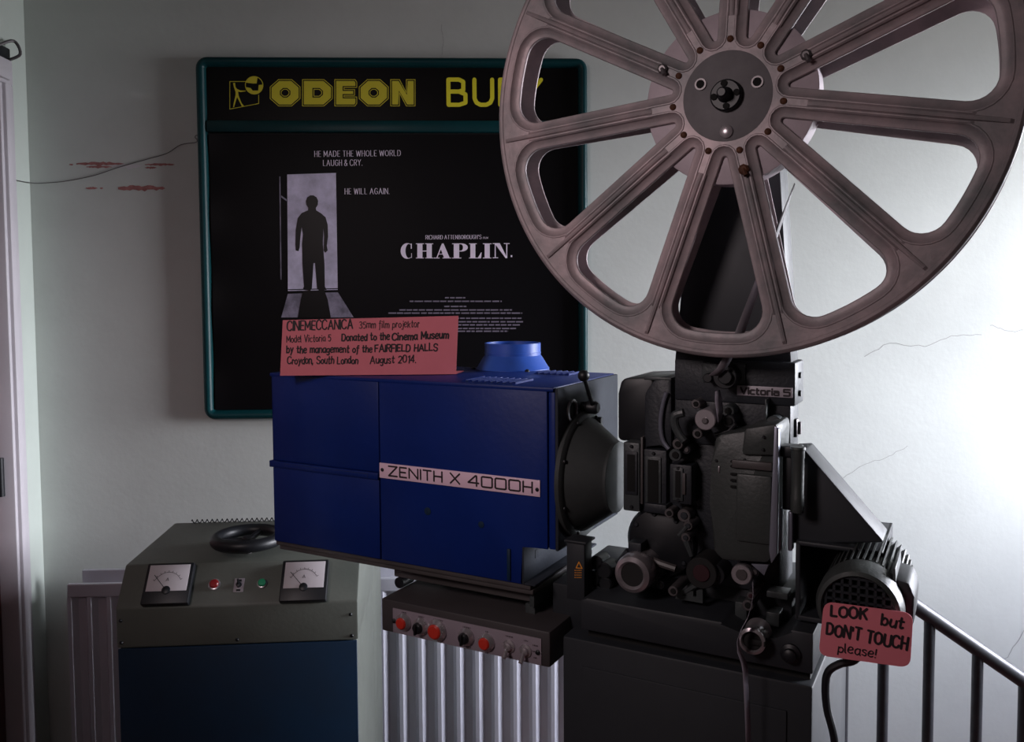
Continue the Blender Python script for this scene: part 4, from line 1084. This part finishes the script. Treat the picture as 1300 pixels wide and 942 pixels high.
# take-up rollers below
roller(941, 730, 13, -.002, VH, 'chrome', 'rail', 'lower_sprocket'); roller(953, 757, 5, .0, VH, 'steel', 'maroon'); roller(949, 769, 7, .0, VH, 'steel', 'hole')
roller(958, 727, 6, .01, VH, 'black', 'steel')
bm = B(); bxp(bm, 933, 765, 948, 787, .03, VH, .001); bxp(bm, 973, 752, 1000, 760, .03, VH, .001); bxp(bm, 972, 778, 989, 795, .03, VH, .001); obj('mount_plate', bm, M['hammer'], t)
bm = B(); c = PRJ.P(954, 815, -.035); r = 17/PRJ.scale(c)
lathe(bm, (c.x, -.035, c.z), (0, 1, 0), [(r*.70, .003), (r*.78, 0), (r, .002), (r, .006), (r*.93, .008), (r*.93, .035), (r, .037), (r, .040)], 40, caps=False)
tr = obj('take_up_roller', bm, M['chrome'], t)
bm = B(); lathe(bm, (c.x, -.035, c.z), (0, 1, 0), [(r*.72, .005), (r*.72, .03)], 32); box(bm, (c.x-.003, -.034, c.z-.004), (c.x+r, -.02, c.z+.003), .001); obj('roller_core', bm, M['blackm'], tr)
# lower block of the head and pedestal
bm = B(); bxp(bm, 770, 735, 1006, 800, VH+.012, VH+.15, .004); obj('lower_case', bm, M['base'], t)
VB = -.012
b0, b1 = PRJ.P(737, 780, VB), PRJ.P(1033, 800, VB)
ztop = PRJ.P(766, 763, VB).z; zmid = PRJ.P(737, 799, VB).z
bm = B(); q = poly([(737, 797), (737, 765), (766, 761), (915, 783)], VB)
q = [(b0.x, zmid), (b0.x, ztop-.004), (b0.x+.01, ztop), (PRJ.P(915, 783, VB).x, ztop-.0), (PRJ.P(940, 800, VB).x, ztop-.012), (PRJ.P(985, 800, VB).x, ztop-.012), (PRJ.P(1005, 786, VB).x, ztop+.006), (b1.x, ztop+.006), (b1.x, zmid)]
prism(bm, q, 'uw', VB, .28, .003); bd = obj('pedestal_head', bm, M['base'], t)
bm = B(); c = PRJ.P(1004, 829, VB); lathe(bm, (c.x, VB, c.z), (0, -1, 0), [(.012, 0), (.012, .004), (.008, .006), (.008, .012), (.005, .014)], 24); obj('pedestal_knob', bm, M['black'], bd)
bm = B(); box(bm, (b0.x+.004, VB+.018, zmid-.016), (b1.x-.006, .27, zmid+.001)); obj('pedestal_gap', bm, M['blackm'], t)
lx = PRJ.P(714, 840, VB).x
bm = B(); box(bm, (lx, VB, .06), (b1.x, .30, zmid-.014), .004); box(bm, (lx+.02, VB+.02, 0), (b1.x-.02, .28, .06)); pd = obj('pedestal', bm, M['base'], t)
bm = B(); box(bm, (lx+.03, VB-.003, .12), (b1.x-.03, VB, zmid-.05), .0015); obj('pedestal_door', bm, M['base'], pd)
# black mechanism between lamphouse and head
bm = B(); bxp(bm, 742, 716, 800, 762, .06, .15, .004); obj('coupling_block', bm, M['black'], t)
for a_, b_, r_ in ((757, 715, 9), (766, 725, 11), (752, 735, 10), (768, 742, 9), (757, 752, 8)):
    bm = B(); disc_(bm, a_, b_, r_, .035, .065, .002, 18); obj('terminal', bm, M['black'], t)
# lever box with warning sticker
bm = B(); bxp(bm, 719, 688, 742, 762, .003, .030, .002); bxp(bm, 716, 687, 744, 690, -.001, .032, .001); sb = obj('contact_box', bm, M['base'], t)
bm = B(); w0 = .0025
for pl, in (([(735, 713.5), (739, 721.5), (731.5, 721)],),): ribbon2d(bm, Vector((0, w0, 0)), EX, uz, poly(pl, w0), .0007, closed=True)
for yy in (724, 727, 730, 733): 
    x = 729.5
    for k in range(4): ribbon2d(bm, Vector((0, w0, 0)), EX, uz, poly([(x, yy), (x+1.5, yy+.2)], w0), .0006, cap=False); x += 2.4
obj('warning_sticker', bm, M['orange'], sb, label='orange warning sticker')
# support rails below the lamphouse
r0_, r1_ = PRJ.P(500, 728, .03), PRJ.P(676, 772, .03)
bm = B(); z_ = zb-.017
box(bm, (r0_.x, .03, z_-.019), (r1_.x, .045, z_), .002); box(bm, (r0_.x, .17, z_-.019), (r1_.x, .185, z_), .002)
rl = obj('support_rail', bm, M['rail'], t)
for k in range(2):
    bm = B(); cyl(bm, (r0_.x+.01, .03+k*.14, z_-.028), (r0_.x+.01, .06+k*.14, z_-.028), .009, 16); obj('rail_foot', bm, M['black'], rl)
# angle bracket below the slotted plate
bm = B(); prism(bm, [(.02, z_-.022), (.20, z_-.022), (.20, z_-.002), (.02, z_-.002)], 'vw', r1_.x, r1_.x+.008, .001)
prism(bm, [(.03, z_-.050), (.03, z_-.022), (.22, z_-.022), (.22, z_-.035)], 'vw', r1_.x-.012, r1_.x+.004, .001); obj('cross_angle', bm, M['hammer'], t)
# switch box
VS = -.02
s0, s1, s2 = PRJ.P(484, 759, VS), PRJ.P(484, 799, VS), PRJ.P(698, 803, VS)
zst = (s0.z+s2.z)/2; zsb = PRJ.P(698, 848.5, VS).z
bm = B(); box(bm, (s0.x, VS, zsb), (s2.x, .20, zst), .003); sx = obj('switch_box', bm, M['swbox'], t)
bm = B(); box(bm, (s2.x-.03, .05, zst-.02), (lx+.1, .19, ztop-.01), .003); obj('box_bracket', bm, M['base'], t)
f0, f1 = PRJ.P(498.5, 772, VS-.002), PRJ.P(687, 812, VS-.002); f2 = PRJ.P(498.5, 800, VS-.002)
ft, fb = PRJ.P(498.5, 772, VS-.002).z, PRJ.P(687, 846, VS-.002).z
ft = min(ft, zst-.004); fb = zsb+.002
bm = B(); box(bm, (f0.x, VS-.002, fb), (f1.x, VS, ft), .0004); fpz = obj('faceplate', bm, M['panel'], sx)
ctr = [(513, 789.5, 'red', 1), (534.5, 795, 'black', 2), (555, 800, 'red', 3), (592.5, 808, 'black', 2), (618, 815, 'red', 1), (646.5, 820, 'tog', 0), (667.5, 826, 'tog', 0)]
for px_, py_, ty, kd in ctr:
    c = PRJ.P(px_, py_, VS-.002); c = Vector((c.x, VS-.002, c.z)); ax = (0, -1, 0)
    if ty == 'tog':
        bm = B(); lathe(bm, c, ax, [(.0095, 0), (.0095, .002), (.006, .003), (.0055, .007), (.003, .008)], 20); o_ = obj('toggle_switch', bm, M['chrome'], sx)
        bm = B(); tube(bm, [c+Vector((0, -.006, 0)), c+Vector((.0, -.016, -.012))], [.002, .0034], 10); obj('bat_handle', bm, M['chrome'], o_)
    else:
        k_ = {1: 1., 2: .98, 3: 1.25}[kd]
        bm = B(); lathe(bm, c, ax, [(.0135*k_, 0), (.0135*k_, .003), (.0120*k_, .005), (.0098*k_, .008)], 32)
        o_ = obj('push_button' if ty == 'red' else 'rotary_switch', bm, M['chrome'], sx)
        bm = B()
        if ty == 'red': lathe(bm, c, ax, [(.0088*k_, .004), (.0088*k_, .0095), (.007*k_, .0115), (0, .012)], 28); obj('button_cap', bm, M['red'], o_)
        else: lathe(bm, c, ax, [(.0085, .004), (.008, .012), (.006, .014)], 24); box(bm, c+Vector((-.0015, -.0185, -.008)), c+Vector((.0015, -.012, .008)), .0006); obj('selector_knob', bm, M['black'], o_)
bm = B()
for px_, py_, n_ in ((513, 777.5, 5), (534.5, 783, 6), (556, 787, 10), (592.5, 796.5, 8), (592.5, 821, 9), (618, 802, 3), (618, 829, 3), (646.5, 808, 7), (646.5, 833.5, 7), (667.5, 813.5, 4), (667.5, 839.5, 4), (679.5, 819.5, 5), (678, 827, 4), (679.5, 835, 3)):
    c = PRJ.P(px_, py_, VS-.0022)
    for k in range(n_):
        x_ = c.x+(k-(n_-1)/2)*.0017
        ribbon2d(bm, Vector((0, VS-.0024, 0)), EX, uz, [(x_, c.z-.001), (x_+.0009*(k % 2), c.z+.001)], .00035, cap=False)
obj('faint_legend', bm, M['ink'], fpz)
for px_, py_ in ((500.5, 788), (683, 828)):
    c = PRJ.P(px_, py_, VS-.002); bm = B(); lathe(bm, (c.x, VS-.002, c.z), (0, -1, 0), [(.0035, 0), (.0035, .002), (.002, .003)], 12); obj('screw', bm, M['black'], fpz)
# belt guard, motor housing and motor
VM = .02
bm = B(); q = [(1003, 572), (1022, 571), (1121, 686), (1121, 689), (1003, 690)]
prism(bm, poly(q, VM), 'uw', VM, VM+.055, .002); bg = obj('belt_guard', bm, M['base'], t)
bm = B()
for a_, b_ in ((1068, 628), (1103, 669)):
    c = PRJ.P(a_-2, b_+3, VM+.027); d = Vector((.76, 0, .65)); lathe(bm, Vector((c.x, VM+.027, c.z)), d, [(.004, -.002), (.004, .006), (.002, .007)], 10)
obj('guard_screw', bm, M['black'], bg)
bm = B(); a, b = PRJ.P(1010, 686, VM-.01), PRJ.P(1012, 787, VM-.01); c = PRJ.P(1121, 692, VM-.01)
box(bm, (a.x, VM-.01, a.z-.006), (c.x, VM+.13, a.z), .002); box(bm, (a.x, VM-.01, b.z), (a.x+.006, VM+.13, a.z), .002); box(bm, (a.x, VM+.10, b.z), (c.x, VM+.106, a.z), .001); box(bm, (c.x-.004, VM+.0, a.z-.02), (c.x, VM+.13, a.z), .001)
box(bm, (a.x, VM-.01, b.z), (a.x+.10, VM+.13, b.z+.006), .001)
obj('motor_housing', bm, M['base'], t)
VCW = -.085
c = PRJ.P(1089, 776, VCW); s_ = PRJ.scale(c); r = 53.5/s_
e3 = (0, 1, 0)
bm = B()
lathe(bm, (c.x, VCW, c.z), e3, [(r*.80, .003), (r*.84, .0), (r*.93, .003), (r, .014), (r, .040), (r*.93, .042), (r*.93, .047)], 56, caps=False)
mt = obj('motor_cowl', bm, M['cover'], t, label='grey motor fan cowl')
bm = B(); lathe(bm, (c.x, VCW, c.z), e3, [(r*.82, .012), (r*.82, .014)], 40); obj('cowl_interior', bm, M['hole'], mt)
bm = B()
g = .0085
nn = int(r*.82/g)
for k in range(-nn, nn+1):
    x_ = k*g; L_ = math.sqrt(max(0, (r*.82)**2-x_*x_))
    if L_ < .003: continue
    box(bm, (c.x+x_-.0014, VCW+.004, c.z-L_), (c.x+x_+.0014, VCW+.0065, c.z+L_)); box(bm, (c.x-L_, VCW+.004, c.z+x_-.0014), (c.x+L_, VCW+.0063, c.z+x_+.0014))
obj('grille', bm, M['hammerd'], mt)
bm = B(); lathe(bm, (c.x, VCW+.045, c.z), e3, [(r*.82, 0), (r*.82, .135), (r*.7, .14)], 48)
mb = obj('motor_body', bm, M['base'], t)
bm = B()
for k in range(40):
    a = 2*PI*k/40; d = Vector((math.cos(a), 0, math.sin(a))); s = Vector((-math.sin(a), 0, math.cos(a)))*.0011
    o_ = Vector((c.x, VCW+.047, c.z)); V = []
    for y_ in (0, .125):
        for rr_, sg in ((.80, -1), (.98, -1), (.98, 1), (.80, 1)): V.append(bm.verts.new(o_+d*r*rr_+s*sg+Vector((0, y_, 0))))
    for f in ((0, 1, 2, 3), (7, 6, 5, 4), (0, 4, 5, 1), (1, 5, 6, 2), (2, 6, 7, 3), (3, 7, 4, 0)): bm.faces.new([V[i] for i in f])
obj('cooling_fins', bm, M['cover'], mb)
bm = B(); q = [(1122, 724), (1136, 724), (1157, 730), (1164, 748), (1162, 783), (1150, 790), (1124, 788)]
prism(bm, poly(q, VCW+.06), 'uw', VCW+.03, VCW+.10, .004); tb = obj('terminal_box', bm, M['base'], mb)
bm = B(); prism(bm, poly([(1133, 722), (1137, 722), (1139, 790), (1135, 790)], VCW+.026), 'uw', VCW+.026, VCW+.102, .001); obj('box_lid_seam', bm, M['hammer'], tb)
bm = B(); pts = [PRJ.P(x, y, -.05) for x, y in ((1095, 822), (1085, 838), (1066, 843), (1052, 852), (1048, 870), (1050, 900), (1060, 945))]
pts.append(PRJ.P(1060, 945, -.05)-Vector((0, -.03, .1)))
tube(bm, smooth([tuple(p) for p in pts], 6), .0045, 10); obj('power_cable', bm, M['black'], t)

# warning card on the motor cowl
VC2 = VCW-.006
card('warning_card', 'small rounded pink card with handwriting, fixed to the motor cowl', (PRJ.P(1046, 763.5, VC2), PRJ.P(1159.5, 778.5, VC2), PRJ.P(1155.5, 848, VC2), PRJ.P(1039, 832, VC2)), [
    ("LOOK", 1055, 781.5, 1100, 786.5, 13.5, .0027), ("but", 1119, 792.5, 1146, 798, 13.5, .0024),
    ("DON'T TOUCH", 1049.5, 804.5, 1151, 824.5, 14.5, .0026), ("please!", 1064, 827, 1112, 834.5, 11, .0014)],
    (PRJ.P(1100, 840, VC2).x, VC2, PRJ.P(1100, 840, VC2).z), rad=.011)

# ================================================================== FILM
def strip(bm, pts, w, dirs):
    """flat strip: centres, widths and width directions"""
    V = []
    for p, ww, d in zip(pts, w, dirs):
        d = Vector(d).normalized(); V.append((bm.verts.new(Vector(p)-d*ww/2), bm.verts.new(Vector(p)+d*ww/2)))
    for (a, b), (c, d) in zip(V, V[1:]): bm.faces.new((a, b, d, c))
t = thing('film_strip', 'length of pale cine film threaded from the reel down through the projector rollers', 'film', PRJ, tuple(PRJ.P(940, 850, -.028)))
def run(name, pts, ws_, ds, mm):
    bm = B(); strip(bm, pts, ws_, ds)
    o_ = obj(name, bm, mm, t); sd = o_.modifiers.new('thickness', 'SOLIDIFY'); sd.thickness = .0003
def edge_dir(p, deg):
    """width direction turned by deg from the line of sight, so the strip shows its right-hand face"""
    d = Vector((p.x-PRJ.c.x, p.y-PRJ.c.y, 0)).normalized(); a = -math.radians(deg)
    return (d.x*math.cos(a)-d.y*math.sin(a), d.x*math.sin(a)+d.y*math.cos(a), 0)
q0, q1 = PRJ.P(1009, 233, .004), PRJ.P(934, 436, .004)
P_ = [q0.lerp(q1, i/12) for i in range(13)]+[PRJ.P(916, 468, .003), PRJ.P(905, 477, .002)]
run('upper_run', P_, [.013]*15, [edge_dir(p, 4+5.5*i) for i, p in enumerate(P_)], M['filmd'])
P_ = [PRJ.P(x, y, .006) for x, y in ((911, 496), (912.5, 508), (914, 522), (914, 535))]
run('sprocket_run', P_, [.020]*4, [edge_dir(p, g) for p, g in zip(P_, (16, 26, 24, 12))], M['film'])
P_ = [PRJ.P(x, y, v) for x, y, v in ((956, 738, -.016), (957, 752, -.018), (955, 766, -.026), (950, 783, -.048), (941, 799, -.054), (937, 812, -.054), (938, 826, -.054), (944, 840, -.052), (946.5, 852, -.050), (949, 900, -.048), (951, 960, -.046))]
run('lower_run', P_, [.014]*11, [edge_dir(p, g) for p, g in zip(P_, (6, 6, 7, 8, 9, 9, 12, 20, 25, 25, 25))], M['film'])

# ================================================================== STAIR RAILING
YR = 1.92
def RP(px_, py_): return ROOM.P(px_, py_, YR)
pa, pb = RP(1062, 700), RP(1400, 934)
t = thing('stair_railing', 'grey tubular stair handrail with upright posts, at the lower right', 'railing', ROOM, ((pa.x+pb.x)/2, YR, 0))
bm = B(); tube(bm, [pa, pb], .0175, 16); obj('handrail', bm, M['railing'], t)
sl_ = (pb.z-pa.z)/(pb.x-pa.x)
for px_ in (1071, 1122, 1180, 1242, 1302, 1362):
    x_ = RP(px_, 800).x
    bm = B(); cyl(bm, (x_, YR, 0), (x_, YR, pa.z+sl_*(x_-pa.x)), .0125, 14); lathe(bm, (x_, YR, 0), (0, 0, 1), [(.028, 0), (.028, .004), (.014, .006)], 16); obj('post', bm, M['railing'], t)

# ================================================================== LIGHT
w = bpy.data.worlds.new('sky'); SC.world = w; w.use_nodes = True
wn, wl = w.node_tree.nodes, w.node_tree.links
bg = wn['Background']; bg.inputs['Strength'].default_value = 45.0
tc = wn.new('ShaderNodeTexCoord'); sp_ = wn.new('ShaderNodeSeparateXYZ'); mr = wn.new('ShaderNodeMapRange'); rp = wn.new('ShaderNodeValToRGB')
wl.new(tc.outputs['Generated'], sp_.inputs['Vector']); wl.new(sp_.outputs['Z'], mr.inputs['Value'])
mr.inputs['From Min'].default_value = -1; mr.inputs['From Max'].default_value = 1
wl.new(mr.outputs['Result'], rp.inputs['Fac']); wl.new(rp.outputs['Color'], bg.inputs['Color'])
e = rp.color_ramp.elements                     # dim ground, pale horizon, brighter overcast sky above
e[0].position = .0; e[0].color = (.14, .14, .14, 1)
e[1].position = 1.; e[1].color = (.36, .38, .46, 1)
for pos, c in ((.44, (.24, .24, .25, 1)), (.49, (.62, .64, .70, 1)), (.53, (1.20, 1.22, 1.31, 1)), (.62, (1.12, 1.14, 1.26, 1)), (.75, (.58, .61, .74, 1))):
    q = e.new(pos); q.color = c
pl = bpy.data.lights.new('window_portal', 'AREA'); pl.shape = 'RECTANGLE'; pl.size = WY1-WY0; pl.size_y = WZ1-WZ0; pl.cycles.is_portal = True
po = bpy.data.objects.new('window_portal', pl); COL.objects.link(po)
po.matrix_world = Matrix.Translation((XR+.16, (WY0+WY1)/2, (WZ0+WZ1)/2)) @ Matrix(((0, 0, 1, 0), (1, 0, 0, 0), (0, 1, 0, 0), (0, 0, 0, 1)))
ll = bpy.data.lights.new('warm_fill_light', 'AREA'); ll.shape = 'DISK'; ll.size = .35; ll.energy = 2.0; ll.spread = math.radians(95); ll.color = (1, .84, .85)  # added fill light without a lamp body, brightens the camera-facing sides
lo = bpy.data.objects.new('warm_fill_light', ll); COL.objects.link(lo)
lo.location = (-.80, .12, 1.95)
lo.rotation_euler = (Vector((-.02, 1.15, 1.45))-lo.location).to_track_quat('-Z', 'Y').to_euler()

SC.view_settings.view_transform = 'Standard'; SC.view_settings.look = 'None'
SC.view_settings.exposure = 0.0; SC.view_settings.gamma = 1.0; SC.view_settings.use_curve_mapping = False
SC.cycles.use_denoising = True
SC.cycles.max_bounces = 8
SC.cycles.sample_clamp_indirect = 6
